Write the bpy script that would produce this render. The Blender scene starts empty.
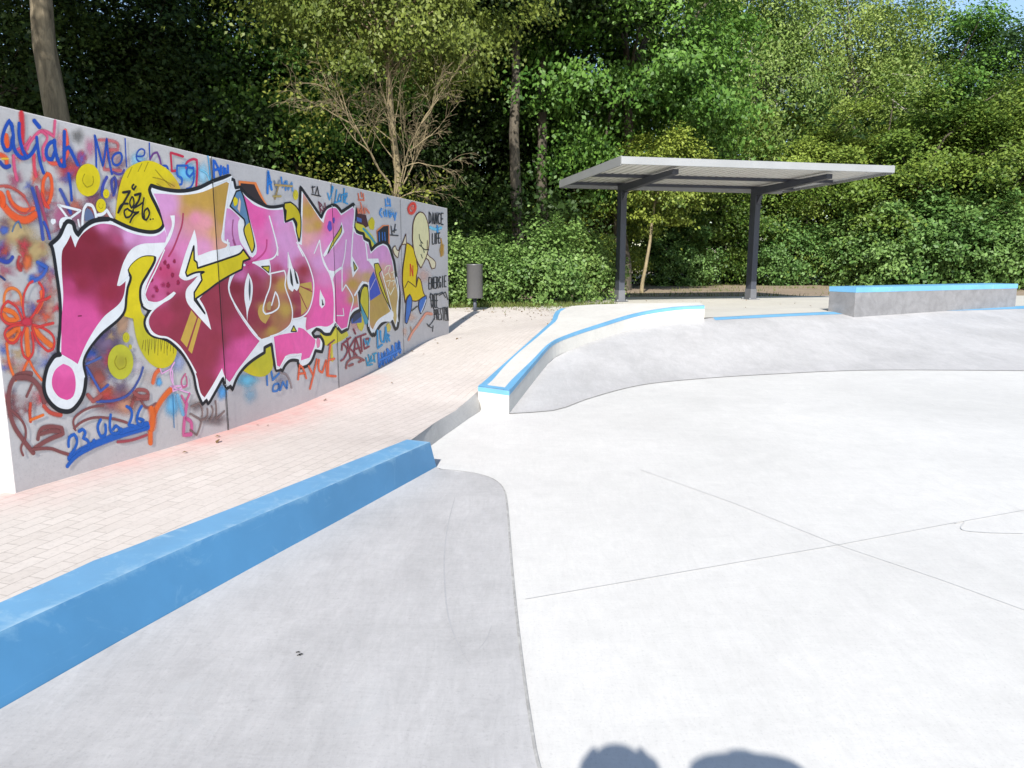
import bpy, bmesh, math, random
import numpy as np
from mathutils import Vector, Matrix, noise
from mathutils.geometry import tessellate_polygon, delaunay_2d_cdt

rnd = random.Random(7)
R = math.radians
scene = bpy.context.scene
COL = scene.collection

# ------------------------------------------------------------------ camera
F = 740.0; CAMZ = 1.6
TH = math.atan((384 - 260) / F)
S_, C_ = math.sin(TH), math.cos(TH)
cam_d = bpy.data.cameras.new('camera')
cam_d.sensor_width = 36.0
cam_d.lens = 36.0 * F / 1024.0
cam_d.clip_end = 2000; cam_d.clip_start = 0.02
cam = bpy.data.objects.new('camera', cam_d)
cam.location = (0, 0, CAMZ); cam.rotation_euler = (math.pi / 2 - TH, 0, 0)
COL.objects.link(cam); scene.camera = cam

def ray(px, py):
    x = (px - 512) / F; y = (384 - py) / F
    return Vector((x, C_ + y * S_, -S_ + y * C_))
def P(px, py, z):                       # point at height z seen at a pixel (used to measure the place)
    d = ray(px, py); t = (z - CAMZ) / d.z
    return Vector((d.x * t, d.y * t, z))

# ------------------------------------------------------------------ helpers
def lin(c):
    return tuple(((v / 255) / 12.92 if v / 255 <= 0.04045 else ((v / 255 + 0.055) / 1.055) ** 2.4) for v in c)

def tag(o, label=None, cat=None, group=None, kind=None):
    if label: o['label'] = label
    if cat: o['category'] = cat
    if group: o['group'] = group
    if kind: o['kind'] = kind
    return o

def empty(name, loc=(0, 0, 0), rz=0, label=None, cat=None, group=None):
    o = bpy.data.objects.new(name, None); COL.objects.link(o)
    o.location = loc; o.rotation_euler = (0, 0, rz); o.empty_display_size = .2
    return tag(o, label, cat, group)

def obj(name, verts, faces, m, parent=None, smooth=False):
    me = bpy.data.meshes.new(name)
    me.from_pydata([tuple(v) for v in verts], [], [tuple(f) for f in faces]); me.update()
    if smooth: me.polygons.foreach_set('use_smooth', [True] * len(me.polygons))
    o = bpy.data.objects.new(name, me); COL.objects.link(o)
    if m: me.materials.append(m)
    if parent: o.parent = parent
    return o

class MB:
    def __init__(s): s.v = []; s.f = []
    def add(s, v, f):
        b = len(s.v); s.v += [Vector(p) for p in v]; s.f += [tuple(i + b for i in q) for q in f]
    def box(s, c, d, M=None):
        x, y, z = d[0] / 2, d[1] / 2, d[2] / 2
        v = [Vector((sx * x, sy * y, sz * z)) for sz in (-1, 1) for sy in (-1, 1) for sx in (-1, 1)]
        if M: v = [M @ p for p in v]
        v = [p + Vector(c) for p in v]
        s.add(v, [(0, 2, 3, 1), (4, 5, 7, 6), (0, 1, 5, 4), (2, 6, 7, 3), (0, 4, 6, 2), (1, 3, 7, 5)])
    def hexa(s, v8):                    # bottom 4 + top 4
        s.add(v8, [(0, 3, 2, 1), (4, 5, 6, 7), (0, 1, 5, 4), (1, 2, 6, 5), (2, 3, 7, 6), (3, 0, 4, 7)])
    def tube(s, pts, rad, n=8, cap=True):
        pts = [Vector(p) for p in pts]; b = len(s.v); L = len(pts)
        up = Vector((0, 0, 1)); a = None
        for i, p in enumerate(pts):
            t = (pts[min(i + 1, L - 1)] - pts[max(i - 1, 0)]).normalized()
            if a is None:
                a = t.cross(up if abs(t.z) < .9 else Vector((1, 0, 0))).normalized()
            else:
                a = (a - t * a.dot(t)).normalized()
            c = t.cross(a)
            r = rad[i] if isinstance(rad, (list, tuple)) else rad
            for k in range(n):
                an = 2 * math.pi * k / n
                s.v.append(p + a * (r * math.cos(an)) + c * (r * math.sin(an)))
        for i in range(L - 1):
            for k in range(n):
                k2 = (k + 1) % n
                s.f.append((b + i * n + k, b + i * n + k2, b + (i + 1) * n + k2, b + (i + 1) * n + k))
        if cap:
            s.f.append(tuple(b + k for k in reversed(range(n)))); s.f.append(tuple(b + (L - 1) * n + k for k in range(n)))
    def lathe(s, prof, n=32, c=(0, 0, 0)):
        b = len(s.v)
        for r, z in prof:
            for k in range(n):
                a = 2 * math.pi * k / n
                s.v.append(Vector((c[0] + r * math.cos(a), c[1] + r * math.sin(a), c[2] + z)))
        for i in range(len(prof) - 1):
            for k in range(n):
                k2 = (k + 1) % n
                s.f.append((b + i * n + k, b + i * n + k2, b + (i + 1) * n + k2, b + (i + 1) * n + k))
    def build(s, name, m, parent=None, smooth=False, bevel=0):
        o = obj(name, s.v, s.f, m, parent, smooth)
        if bevel:
            md = o.modifiers.new('bevel', 'BEVEL'); md.width = bevel; md.segments = 2; md.limit_method = 'ANGLE'
        return o

# ------------------------------------------------------------------ materials
def nodes(name):
    m = bpy.data.materials.new(name); m.use_nodes = True
    nt = m.node_tree; bs = nt.nodes['Principled BSDF']
    return m, nt, bs
def N(nt, t, **kw):
    n = nt.nodes.new(t)
    for k, v in kw.items():
        if k.startswith('i_'): n.inputs[k[2:].replace('_', ' ')].default_value = v
        else: setattr(n, k, v)
    return n
def ramp(nt, src, stops):
    r = nt.nodes.new('ShaderNodeValToRGB')
    e = r.color_ramp.elements
    while len(e) < len(stops): e.new(.5)
    for q, (p, c) in zip(e, stops):
        q.position = p; q.color = (c[0], c[1], c[2], 1) if isinstance(c, (tuple, list)) else (c, c, c, 1)
    nt.links.new(src, r.inputs[0]); return r.outputs[0]
def mixc(nt, fac, a, b, mode='MIX'):
    n = nt.nodes.new('ShaderNodeMix'); n.data_type = 'RGBA'; n.blend_type = mode
    for sock, v in ((n.inputs[0], fac), (n.inputs[6], a), (n.inputs[7], b)):
        if isinstance(v, (int, float)): sock.default_value = v
        elif isinstance(v, tuple): sock.default_value = (*v[:3], 1)
        else: nt.links.new(v, sock)
    return n.outputs[2]
def coords(nt, scale=(1, 1, 1), rot=(0, 0, 0)):
    g = nt.nodes.new('ShaderNodeNewGeometry')
    mp = nt.nodes.new('ShaderNodeMapping'); mp.inputs['Scale'].default_value = scale; mp.inputs['Rotation'].default_value = rot
    nt.links.new(g.outputs['Position'], mp.inputs['Vector']); return mp.outputs[0]
def noise_n(nt, vec, scale, detail=5, rough=.6, dist=0):
    n = N(nt, 'ShaderNodeTexNoise'); n.inputs['Scale'].default_value = scale; n.inputs['Detail'].default_value = detail
    n.inputs['Roughness'].default_value = rough; n.inputs['Distortion'].default_value = dist
    nt.links.new(vec, n.inputs['Vector']); return n.outputs[0]
def bump(nt, bs, h, strength=.2, dist=.01):
    b = N(nt, 'ShaderNodeBump'); b.inputs['Strength'].default_value = strength; b.inputs['Distance'].default_value = dist
    nt.links.new(h, b.inputs['Height']); nt.links.new(b.outputs[0], bs.inputs['Normal'])

def concrete(name, base, var=.12, rough=.75, stain=None, big=.7, streak=None, bumps=.15, spec=.3):
    m, nt, bs = nodes(name)
    v = coords(nt)
    c0 = tuple(x * (1 - var) for x in base); c1 = tuple(min(1, x * (1 + var)) for x in base)
    c = ramp(nt, noise_n(nt, v, big, 6, .65, .4), [(.3, c0), (.7, c1)])
    v2 = coords(nt, streak[0], streak[1]) if streak else v
    f = ramp(nt, noise_n(nt, v2, 5, 8, .7, .8), [(.25, 1 - var * 1.1), (.75, 1 + var * .3)])
    c = mixc(nt, 1.0, c, f, 'MULTIPLY')
    tw = ramp(nt, noise_n(nt, coords(nt, (1, .18, 1), (0, 0, R(35))), 22, 6, .75, 1.6), [(.3, 1 - var * .7), (.7, 1 + var * .35)])
    c = mixc(nt, 1.0, c, tw, 'MULTIPLY')
    tw2 = ramp(nt, noise_n(nt, coords(nt, (.2, 1, 1), (0, 0, R(-20))), 14, 7, .8, 2.2), [(.35, 1 - var * .6), (.6, 1)])
    c = mixc(nt, 1.0, c, tw2, 'MULTIPLY')
    sk = ramp(nt, noise_n(nt, v, 26, 3, .6), [(.20, .70), (.27, 1)])
    c = mixc(nt, 1.0, c, sk, 'MULTIPLY')
    sp = ramp(nt, noise_n(nt, v, 75, 4, .7), [(.28, .84), (.45, 1)])
    c = mixc(nt, 1.0, c, sp, 'MULTIPLY')
    if stain:
        s = ramp(nt, noise_n(nt, v, 1.6, 8, .75, 1.5), [(.58, 0), (.75, 1)])
        c = mixc(nt, s, c, stain)
    nt.links.new(c, bs.inputs['Base Color'])
    bs.inputs['Roughness'].default_value = rough; bs.inputs['Specular IOR Level'].default_value = spec
    bump(nt, bs, noise_n(nt, v, 45, 6, .7), bumps, .006)
    return m

def paint(name, base, worn, rough=.55, wear=.6, var=.1, metallic=0, scale=4):
    m, nt, bs = nodes(name); v = coords(nt)
    c = ramp(nt, noise_n(nt, v, 1.7, 5, .6), [(.3, tuple(x * (1 - var) for x in base)), (.7, tuple(x * (1 + var) for x in base))])
    ea = N(nt, 'ShaderNodeAttribute', attribute_name='edge')
    pw = N(nt, 'ShaderNodeMath', operation='POWER'); nt.links.new(ea.outputs['Fac'], pw.inputs[0]); pw.inputs[1].default_value = 9
    ad = N(nt, 'ShaderNodeMath', operation='MULTIPLY_ADD'); nt.links.new(pw.outputs[0], ad.inputs[0]); ad.inputs[1].default_value = .22; nt.links.new(noise_n(nt, v, scale, 9, .72, 1.2), ad.inputs[2])
    w = ramp(nt, ad.outputs[0], [(wear, 0), (min(.99, wear + .26), 1)])
    sc_ = coords(nt, (1, .25, 6), (0, 0, R(20)))
    fs = ramp(nt, noise_n(nt, sc_, 7, 8, .75, 1.0), [(.6, 0), (.8, .5)])
    c = mixc(nt, fs, c, worn)
    c = mixc(nt, w, c, worn)
    nt.links.new(c, bs.inputs['Base Color']); bs.inputs['Roughness'].default_value = rough; bs.inputs['Metallic'].default_value = metallic
    bs.inputs['Specular IOR Level'].default_value = .35
    bump(nt, bs, noise_n(nt, v, 35, 5, .7), .12, .004)
    return m

M = {}
M['floor'] = concrete('pale_concrete', (.635, .625, .605), .08, .6, None, .45, bumps=.08)
M['bank'] = concrete('trowelled_grey_concrete', (.475, .467, .468), .13, .6, (.42, .425, .43), .8, ((1, .35, 1), (0, 0, .5)), .12)
M['strip'] = concrete('grey_concrete_slope', (.42, .41, .40), .13, .8)
M['slab'] = concrete('cream_concrete_slab', (.56, .54, .49), .07, .75)
M['ledge'] = concrete('white_concrete_ledge', (.60, .585, .55), .08, .75, (.5, .48, .44))
M['block'] = concrete('dark_grey_concrete_block', (.225, .225, .235), .13, .8, (.18, .18, .19), 5.0)
M['wall'] = concrete('precast_wall_concrete', (.60, .575, .57), .07, .8, (.53, .51, .51), .9)
M['wall_top'] = concrete('pale_wall_edge_concrete', (.58, .56, .53), .06, .8)
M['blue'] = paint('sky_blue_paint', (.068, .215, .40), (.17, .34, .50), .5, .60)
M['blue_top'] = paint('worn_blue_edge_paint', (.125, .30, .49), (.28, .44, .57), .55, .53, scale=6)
M['stripe'] = paint('bright_blue_stripe', (.135, .345, .55), (.33, .49, .60), .55, .58, scale=7)
M['anthracite'] = paint('anthracite_steel', (.058, .064, .084), (.08, .085, .10), .45, .7)
M['galv'] = paint('galvanised_steel', (.315, .325, .335), (.27, .28, .295), .5, .55, .06, .25, 9)
M['roofsheet'] = paint('corrugated_roof_metal', (.70, .69, .67), (.6, .59, .58), .5, .6, .06, 0.1)
M['binmetal'] = paint('grey_bin_metal', (.125, .125, .128), (.16, .16, .16), .42, .6, .06, .4)
M['foot'] = paint('grey_post_foot', (.13, .135, .15), (.17, .172, .18), .6, .6)
M['dark'] = paint('dark_gap', (.02, .02, .022), (.03, .03, .03), .9, .6)
M['joint'] = paint('concrete_joint', (.545, .535, .51), (.63, .62, .60), .9, .48, scale=9)
M['scuff'] = paint('faint_scuff', (.355, .355, .365), (.405, .405, .42), .9, .40, scale=16)
M['skid'] = paint('wheel_mark', (.53, .525, .515), (.62, .615, .60), .9, .40, scale=14)

# pavers: running bond, joints only partly open, pink bounce light from the mural painted in along the wall foot
def pavers():
    m, nt, bs = nodes('beige_pavers')
    v = coords(nt, (1, 1, 1), (0, 0, R(-74)))
    br = N(nt, 'ShaderNodeTexBrick'); br.offset = .5
    br.inputs['Scale'].default_value = 1; br.inputs['Mortar Size'].default_value = .0028; br.inputs['Mortar Smooth'].default_value = .3
    br.inputs['Brick Width'].default_value = .17; br.inputs['Row Height'].default_value = .085; br.squash = 1
    br.inputs['Color1'].default_value = (.60, .55, .51, 1); br.inputs['Color2'].default_value = (.55, .50, .46, 1)
    br.inputs['Mortar'].default_value = (.37, .33, .30, 1); br.inputs['Bias'].default_value = 0
    nt.links.new(v, br.inputs['Vector'])
    v0 = coords(nt)
    keep = ramp(nt, noise_n(nt, v0, 2.6, 5, .7, .6), [(.36, .25), (.56, 1)])
    c = mixc(nt, keep, (.58, .53, .49), br.outputs[0])
    c = mixc(nt, 1.0, c, ramp(nt, noise_n(nt, v0, .8, 6, .7), [(.3, .9), (.7, 1.04)]), 'MULTIPLY')
    c = mixc(nt, 1.0, c, ramp(nt, noise_n(nt, v0, 40, 4, .7), [(.3, .86), (.5, 1.0)]), 'MULTIPLY')
    at = N(nt, 'ShaderNodeAttribute', attribute_name='painted_bounce')
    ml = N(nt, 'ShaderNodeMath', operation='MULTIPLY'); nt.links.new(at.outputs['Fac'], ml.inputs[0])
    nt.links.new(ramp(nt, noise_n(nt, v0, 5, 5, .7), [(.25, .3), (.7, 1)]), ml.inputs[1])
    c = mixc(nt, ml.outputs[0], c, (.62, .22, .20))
    nt.links.new(c, bs.inputs['Base Color']); bs.inputs['Roughness'].default_value = .85; bs.inputs['Specular IOR Level'].default_value = .2
    bump(nt, bs, br.outputs[1], -.25, .004)
    return m
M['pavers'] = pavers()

def soil():
    m, nt, bs = nodes('soil_and_litter'); v = coords(nt)
    c = ramp(nt, noise_n(nt, v, .5, 8, .7, .5), [(.3, (.26, .195, .14)), (.56, (.36, .28, .20)), (.68, (.20, .20, .085)), (.85, (.10, .12, .04))])
    c = mixc(nt, 1.0, c, ramp(nt, noise_n(nt, v, 14, 8, .75), [(.3, .55), (.7, 1.15)]), 'MULTIPLY')
    nt.links.new(c, bs.inputs['Base Color']); bs.inputs['Roughness'].default_value = .95
    bump(nt, bs, noise_n(nt, v, 9, 8, .75), .6, .05); return m
M['soil'] = soil()

def bark(name, a, b, sc=6):
    m, nt, bs = nodes(name); v = coords(nt, (1, 1, .22))
    n = noise_n(nt, v, sc, 8, .72, .6)
    nt.links.new(ramp(nt, n, [(.3, a), (.68, b)]), bs.inputs['Base Color']); bs.inputs['Roughness'].default_value = .9
    bump(nt, bs, n, .7, .03); return m
M['bark'] = bark('grey_brown_bark', (.035, .03, .024), (.13, .11, .08), 9)
M['bark_tan'] = bark('tan_dry_bark', (.12, .095, .055), (.34, .275, .16), 12)
M['bark_birch'] = bark('pale_birch_bark', (.15, .13, .11), (.5, .48, .43), 5)

def leafmat(name, dark, light, trans=.3):
    m, nt, bs = nodes(name)
    at = N(nt, 'ShaderNodeAttribute', attribute_name='leaf'); oi = N(nt, 'ShaderNodeObjectInfo')
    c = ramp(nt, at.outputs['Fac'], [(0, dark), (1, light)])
    hs = N(nt, 'ShaderNodeHueSaturation'); nt.links.new(c, hs.inputs['Color'])
    mr = N(nt, 'ShaderNodeMapRange'); mr.inputs[3].default_value = .485; mr.inputs[4].default_value = .515
    nt.links.new(oi.outputs['Random'], mr.inputs[0]); nt.links.new(mr.outputs[0], hs.inputs['Hue'])
    mr2 = N(nt, 'ShaderNodeMapRange'); mr2.inputs[3].default_value = 1.15; mr2.inputs[4].default_value = .85
    nt.links.new(oi.outputs['Random'], mr2.inputs[0]); nt.links.new(mr2.outputs[0], hs.inputs['Value'])
    nt.links.new(hs.outputs[0], bs.inputs['Base Color']); bs.inputs['Roughness'].default_value = .5; bs.inputs['Specular IOR Level'].default_value = .35
    tr = N(nt, 'ShaderNodeBsdfTranslucent'); nt.links.new(hs.outputs[0], tr.inputs['Color'])
    mx = N(nt, 'ShaderNodeMixShader'); mx.inputs[0].default_value = trans
    nt.links.new(bs.outputs[0], mx.inputs[1]); nt.links.new(tr.outputs[0], mx.inputs[2])
    nt.links.new(mx.outputs[0], nt.nodes['Material Output'].inputs['Surface']); return m
M['leaf_maple'] = leafmat('maple_leaf', (.035, .105, .014), (.17, .31, .05), .3)
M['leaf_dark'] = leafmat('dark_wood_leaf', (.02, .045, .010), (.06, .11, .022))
M['leaf_yellow'] = leafmat('yellow_green_leaf', (.08, .115, .016), (.23, .27, .05))
M['leaf_birch'] = leafmat('birch_leaf', (.085, .165, .03), (.29, .39, .10), .35)
M['leaf_haw'] = leafmat('hawthorn_leaf', (.05, .105, .013), (.25, .33, .055))
M['leaf_shrub'] = leafmat('shrub_leaf', (.05, .12, .022), (.225, .36, .10))
M['leaf_fallen'] = leafmat('fallen_leaf', (.14, .09, .04), (.34, .25, .13))
M['grass'] = leafmat('grass_blade', (.07, .11, .02), (.2, .22, .06))

# ------------------------------------------------------------------ heights of the paved ground
HW = 2.15
def top_line(x): return float(np.interp(x, [-60, 0, 128, 228, 338, 444, 500], [91.3, 105.6, 136.2, 160.6, 183.8, 207.6, 220.2]))
def solve_wall(bx, by):
    lo, hi = -.4, .9
    for _ in range(50):
        z = (lo + hi) / 2; p = P(bx, by, z)
        q = p + Vector((0, 0, HW)); w = q.y * C_ - (q.z - CAMZ) * S_; vv = q.y * S_ + (q.z - CAMZ) * C_
        qx, qy = 512 + F * q.x / w, 384 - F * vv / w
        if qy > top_line(qx): hi = z       # top too low in the picture -> nearer (lower z)
        else: lo = z
    return P(bx, by, z)
def solve_scan(bx, by):
    best = None
    for i in range(0, 1200):
        z = -.2 + i * .0008; p = P(bx, by, z)
        q = p + Vector((0, 0, HW)); w = q.y * C_ - (q.z - CAMZ) * S_; vv = q.y * S_ + (q.z - CAMZ) * C_
        e = abs(384 - F * vv / w - top_line(512 + F * q.x / w))
        if best is None or e < best[0]: best = (e, p)
    return best[1]
WB = [solve_scan(*b) for b in ((15, 493), (228, 430), (338.7, 387.6), (403.7, 354), (449, 334))]
print('wall base', [tuple(round(c, 3) for c in p) for p in WB])

KI = [P(0, 605.5, .27), P(94, 563.7, .265), P(240, 507, .25), P(330, 471.5, .235), P(407, 441, .22)]
KC = [P(0, 635, .268), P(150, 565, .26), P(240, 525.5, .25), P(340, 483, .235), P(430, 443.5, .215)]
KB = [P(0, 712, .07), P(120, 643, .055), P(240, 576, .04), P(340, 521, .02), P(437, 467, .0)]
for L in (KI, KC, KB):
    d = (L[0] - L[1]).normalized(); L.insert(0, L[0] + d * 5.0)
SU = [P(407, 441, .20), P(435, 422.6, .15), P(455, 411, .12), P(468, 400, .14), P(479, 390, .19)]
SL = [P(430, 446.5, .0), P(444, 436, 0), P(457, 427, 0), P(468, 419, 0), P(480, 411.5, 0)]
POST_Z = .6
COP = [P(704, 318, .6), P(760, 315, .6), P(825, 312, .6), P(920, 309, .6), P(1024, 306, .6)]
COP.append(COP[-1] + (COP[-1] - COP[-2]) * 2.5)
BZ = [0, .14, .24, .31, .40, .48, .55, .60]
BB = [P(*a) for a in ((509, 414, 0), (536, 379, .14), (552.5, 359.5, .24), (572, 349.5, .31), (602, 338.5, .40), (638, 328.5, .48), (676, 322.3, .55), (704, 319.5, .60))]
BH = .245
_a = np.array([[b.x, b.y, 1] for b in BB]); _z = np.array([b.z + BH for b in BB]); LPL = np.linalg.lstsq(_a, _z, rcond=None)[0]
print('ledge plane', LPL, (_a @ LPL - _z).round(3))
lf = [0, .24, .43, .56, .70, .86]
def PL(px, py):
    d = ray(px, py); t = (CAMZ - LPL[2]) / (LPL[0] * d.x + LPL[1] * d.y - d.z)
    return Vector((d.x * t, d.y * t, CAMZ + d.z * t))
BL = [PL(478 + (562 - 478) * t, 386.5 + (312 - 386.5) * t) for t in lf] + [PL(572, 306.0), PL(700, 302.6)]
print('bench', [tuple(round(c, 2) for c in p) for p in BB], [tuple(round(c, 2) for c in p) for p in BL])

ctrl = [(p.x, p.y, p.z) for p in WB + KI + SU] + [(p.x, p.y, .6) for p in COP]
ctrl += [(-3.2, 2.5, .27), (-3, -2, .27), (-3, -7, .27), (-6, 0, .27), (-8, 8, .3), (-8, 14, .45), (-4, 15, .5)]
ctrl += [(*P(x, 310, .54)[:2], .54) for x in (452, 500, 550, 600)]
ctrl += [(2.8, 18.8, .6), (6.3, 18.9, .6), (9, 22, .6), (15, 22, .6), (0, 22, .6), (-8, 22, .55), (20, 16, .6), (-20, 10, .4), (-20, 25, .6), (30, 25, .6)]
ctrl += [(b.x - .15, b.y + .1, min(.58, z + .06)) for b, z in zip(BL[1:6], BZ[1:6])]
_seen = []
for q in ctrl:
    if all(math.hypot(q[0] - r[0], q[1] - r[1]) > .03 for r in _seen): _seen.append(q)
ctrl = np.array(_seen); XY = ctrl[:, :2]
_d = np.sqrt(((XY[:, None] - XY[None]) ** 2).sum(-1))
_A = np.block([[_d + np.eye(len(XY)) * 0.0, np.ones((len(XY), 1))], [np.ones((1, len(XY))), np.zeros((1, 1))]])
_w = np.linalg.solve(_A, np.append(ctrl[:, 2], 0))
def hz(x, y):
    r = np.sqrt((XY[:, 0] - x) ** 2 + (XY[:, 1] - y) ** 2)
    return float(np.clip((r * _w[:-1]).sum() + _w[-1], .06, .62))

def inpoly(x, y, poly):
    c = False; j = len(poly) - 1
    for i in range(len(poly)):
        xi, yi = poly[i][:2]; xj, yj = poly[j][:2]
        if (yi > y) != (yj > y) and x < (xj - xi) * (y - yi) / (yj - yi) + xi: c = not c
        j = i
    return c
def sheet(name, poly, step, zf, m, off=0.0):
    """A draped ground sheet inside a plan polygon."""
    bm = bmesh.new()
    vs = [bm.verts.new((p[0], p[1], 0)) for p in poly]
    for tri in tessellate_polygon([[Vector((p[0], p[1], 0)) for p in poly]]):
        try: bm.faces.new([vs[i] for i in tri])
        except ValueError: pass
    for ax in (0, 1):
        a0 = min(p[ax] for p in poly); a1 = max(p[ax] for p in poly); k = a0 + step
        while k < a1:
            co = [0, 0, 0]; no = [0, 0, 0]; co[ax] = k; no[ax] = 1
            bmesh.ops.bisect_plane(bm, geom=bm.verts[:] + bm.edges[:] + bm.faces[:], plane_co=co, plane_no=no); k += step
    bmesh.ops.triangulate(bm, faces=bm.faces[:])
    for v in bm.verts: v.co.z = zf(v.co.x, v.co.y) + off
    bmesh.ops.recalc_face_normals(bm, faces=bm.faces[:])
    if bm.faces and sum(f.normal.z for f in bm.faces) < 0: bmesh.ops.reverse_faces(bm, faces=bm.faces[:])
    me = bpy.data.meshes.new(name); bm.to_mesh(me); bm.free()
    me.polygons.foreach_set('use_smooth', [True] * len(me.polygons)); me.materials.append(m)
    o = bpy.data.objects.new(name, me); COL.objects.link(o); return o
def struct(o): o['kind'] = 'structure'; return o

# ---- the big ground sheet (soil), lowered under the skate area
BC = [P(*a, 0) for a in ((509, 414), (535, 412.5), (560, 409.5), (590, 398.5), (640, 385.5), (700, 379), (780, 374), (870, 370.5), (1024, 371))]
BC.append(BC[-1] + Vector((6, -.4, 0)))
hole = [(-2.4, -9), (-2.3, 1.8), (-1.0, 5.5), (-.5, 8), (1.0, 12.0), (3.4, 13.6), (6.2, 15.2), (11.5, 17), (19, 18), (19, -9)]
gx = [-300, -120, -60, -40, -30, -24, -20] + [x * .75 for x in range(-22, 36)] + [28, 34, 45, 70, 130, 300]
gy = [-300, -100, -50, -30, -20] + [y * .75 for y in range(-18, 42)] + [33, 38, 45, 60, 100, 300]
gv = [(x, y, (-.3 if inpoly(x, y, hole) else hz(max(-20, min(25, x)), max(-10, min(30, y))) - .035)) for y in gy for x in gx]
nx = len(gx)
gf = [(j * nx + i, j * nx + i + 1, (j + 1) * nx + i + 1, (j + 1) * nx + i) for j in range(len(gy) - 1) for i in range(nx - 1)]
struct(obj('ground', gv, gf, M['soil'], smooth=True))

# ---- bowl floor
struct(obj('skate_floor', [(-2.3, -9, 0), (19, -9, 0), (19, 12.5, 0), (-.9, 12.5, 0), (-1.6, 5.8, 0)], [(0, 1, 2, 3, 4)], M['floor']))

# ---- paving between wall and kerb / ledge
bl_end = BL[6]
pav = [(-7, -8)] + [(p.x, p.y) for p in KI] + [(p.x, p.y) for p in SU[1:]] + [(p.x + .12, p.y + .02) for p in BL[:7]]
pav += [(bl_end.x + .6, 16.2), (.2, 16.9), (-2.2, 16.3), (-4.0, 15.6), (-6.5, 14), (-8, 9), (-8, -8)]
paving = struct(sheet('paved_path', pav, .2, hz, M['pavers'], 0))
at = paving.data.attributes.new('painted_bounce', 'FLOAT', 'POINT')
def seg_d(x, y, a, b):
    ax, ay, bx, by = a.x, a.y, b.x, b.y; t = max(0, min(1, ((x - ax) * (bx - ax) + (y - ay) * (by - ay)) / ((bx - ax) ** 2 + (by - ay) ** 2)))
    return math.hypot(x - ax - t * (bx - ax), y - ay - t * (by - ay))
# a finer strip near the wall carries the mural's pink bounce glow as painted colour
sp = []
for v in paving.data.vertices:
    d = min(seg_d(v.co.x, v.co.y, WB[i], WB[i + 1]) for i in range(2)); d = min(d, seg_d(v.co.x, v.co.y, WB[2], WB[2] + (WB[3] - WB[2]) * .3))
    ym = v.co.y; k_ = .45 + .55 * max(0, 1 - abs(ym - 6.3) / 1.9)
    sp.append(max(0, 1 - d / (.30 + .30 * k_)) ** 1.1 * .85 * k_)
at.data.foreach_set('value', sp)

# ---- concrete slab behind the bank (under the shelter)
slab = [(p.x, p.y) for p in COP] + [(COP[-1].x, 21.2), (9.5, 21.0), (4.5, 20.2), (2.0, 20.0), (.6, 17.2), (BL[6].x, BL[6].y + .1), (BL[6].x + .5, BL[6].y + .3), (BB[7].x - .4, BB[7].y + .1)]
struct(sheet('concrete_slab', slab, .8, hz, M['slab'], .004))

# ---- banks
def loft(name, A, B, nsub, prof, m):
    v = []; n = len(A)
    for i in range(n):
        for k in range(nsub + 1):
            t = k / nsub; a, b = A[i], B[i]
            p = a.lerp(b, t); p = Vector((p.x, p.y, a.z + (b.z - a.z) * prof(t))); v.append(p)
    f = [(i * (nsub + 1) + k, (i + 1) * (nsub + 1) + k, (i + 1) * (nsub + 1) + k + 1, i * (nsub + 1) + k + 1) for i in range(n - 1) for k in range(nsub)]
    o = obj(name, v, f, m, smooth=True)
    bm = bmesh.new(); bm.from_mesh(o.data); bmesh.ops.recalc_face_normals(bm, faces=bm.faces[:])
    if sum(q.normal.z for q in bm.faces) < 0: bmesh.ops.reverse_faces(bm, faces=bm.faces[:])
    bm.to_mesh(o.data); bm.free(); return struct(o)
def resample(pts, n):
    pts = [Vector(p) for p in pts]; L = [0]
    for a, b in zip(pts, pts[1:]): L.append(L[-1] + (b - a).length)
    out = []
    for i in range(n):
        s = L[-1] * i / (n - 1); j = max(0, min(len(pts) - 2, next((k for k in range(len(L) - 1) if L[k + 1] >= s), len(L) - 2)))
        out.append(pts[j].lerp(pts[j + 1], (s - L[j]) / max(1e-9, L[j + 1] - L[j])))
    return out
def smoothpts(pts, sub=6):
    pts = [Vector(p) for p in pts]; out = []
    for i in range(len(pts) - 1):
        p0 = pts[max(0, i - 1)]; p1 = pts[i]; p2 = pts[i + 1]; p3 = pts[min(len(pts) - 1, i + 2)]
        for k in range(sub):
            t = k / sub
            out.append(.5 * ((2 * p1) + (p2 - p0) * t + (2 * p0 - 5 * p1 + 4 * p2 - p3) * t * t + (3 * p1 - p0 - 3 * p2 + p3) * t ** 3))
    out.append(pts[-1]); return out
ease = lambda t: (t * t * (3 - 2 * t)) * .35 + t * .65
lift = Vector((0, 0, .004))
tops = smoothpts(BB, 4)[:-1] + smoothpts([c - Vector((0, 0, .003)) for c in COP], 4)
A_ = [p + lift for p in smoothpts(BC, 6)]
A_ = resample(A_, 60); n1 = len(tops)
# pair by position: the part beside the ledge fans out from the start of the base curve
Bt = resample(tops, 60)
loft('far_bank', A_, Bt, 14, ease, M['bank'])
kb = [p + Vector((.0, 0, .0)) for p in KB]
cv = [P(*a, .004) for a in ((440, 469.5), (462, 471.5), (482, 475), (496, 481), (504, 490), (507, 505), (509, 530), (512, 570), (517, 620), (523, 670), (531, 725), (541, 775))]
cv2 = cv + [cv[-1] + Vector((.10, -.5, 0)), cv[-1] + Vector((.25, -2, 0)), cv[-1] + Vector((.3, -4.8, 0))]
kbr = list(reversed(kb))
loft('near_bank', resample([p + Vector((0, 0, .003)) for p in smoothpts(cv2, 4)], 70), resample([p + Vector((-.01, 0, .004)) for p in kbr], 70), 12, lambda t: t * t * (1.6 - .6 * t), M['bank'])
loft('sloped_edge', [p + Vector((0, 0, .002)) for p in SL], SU, 4, lambda t: t, M['strip'])

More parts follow.
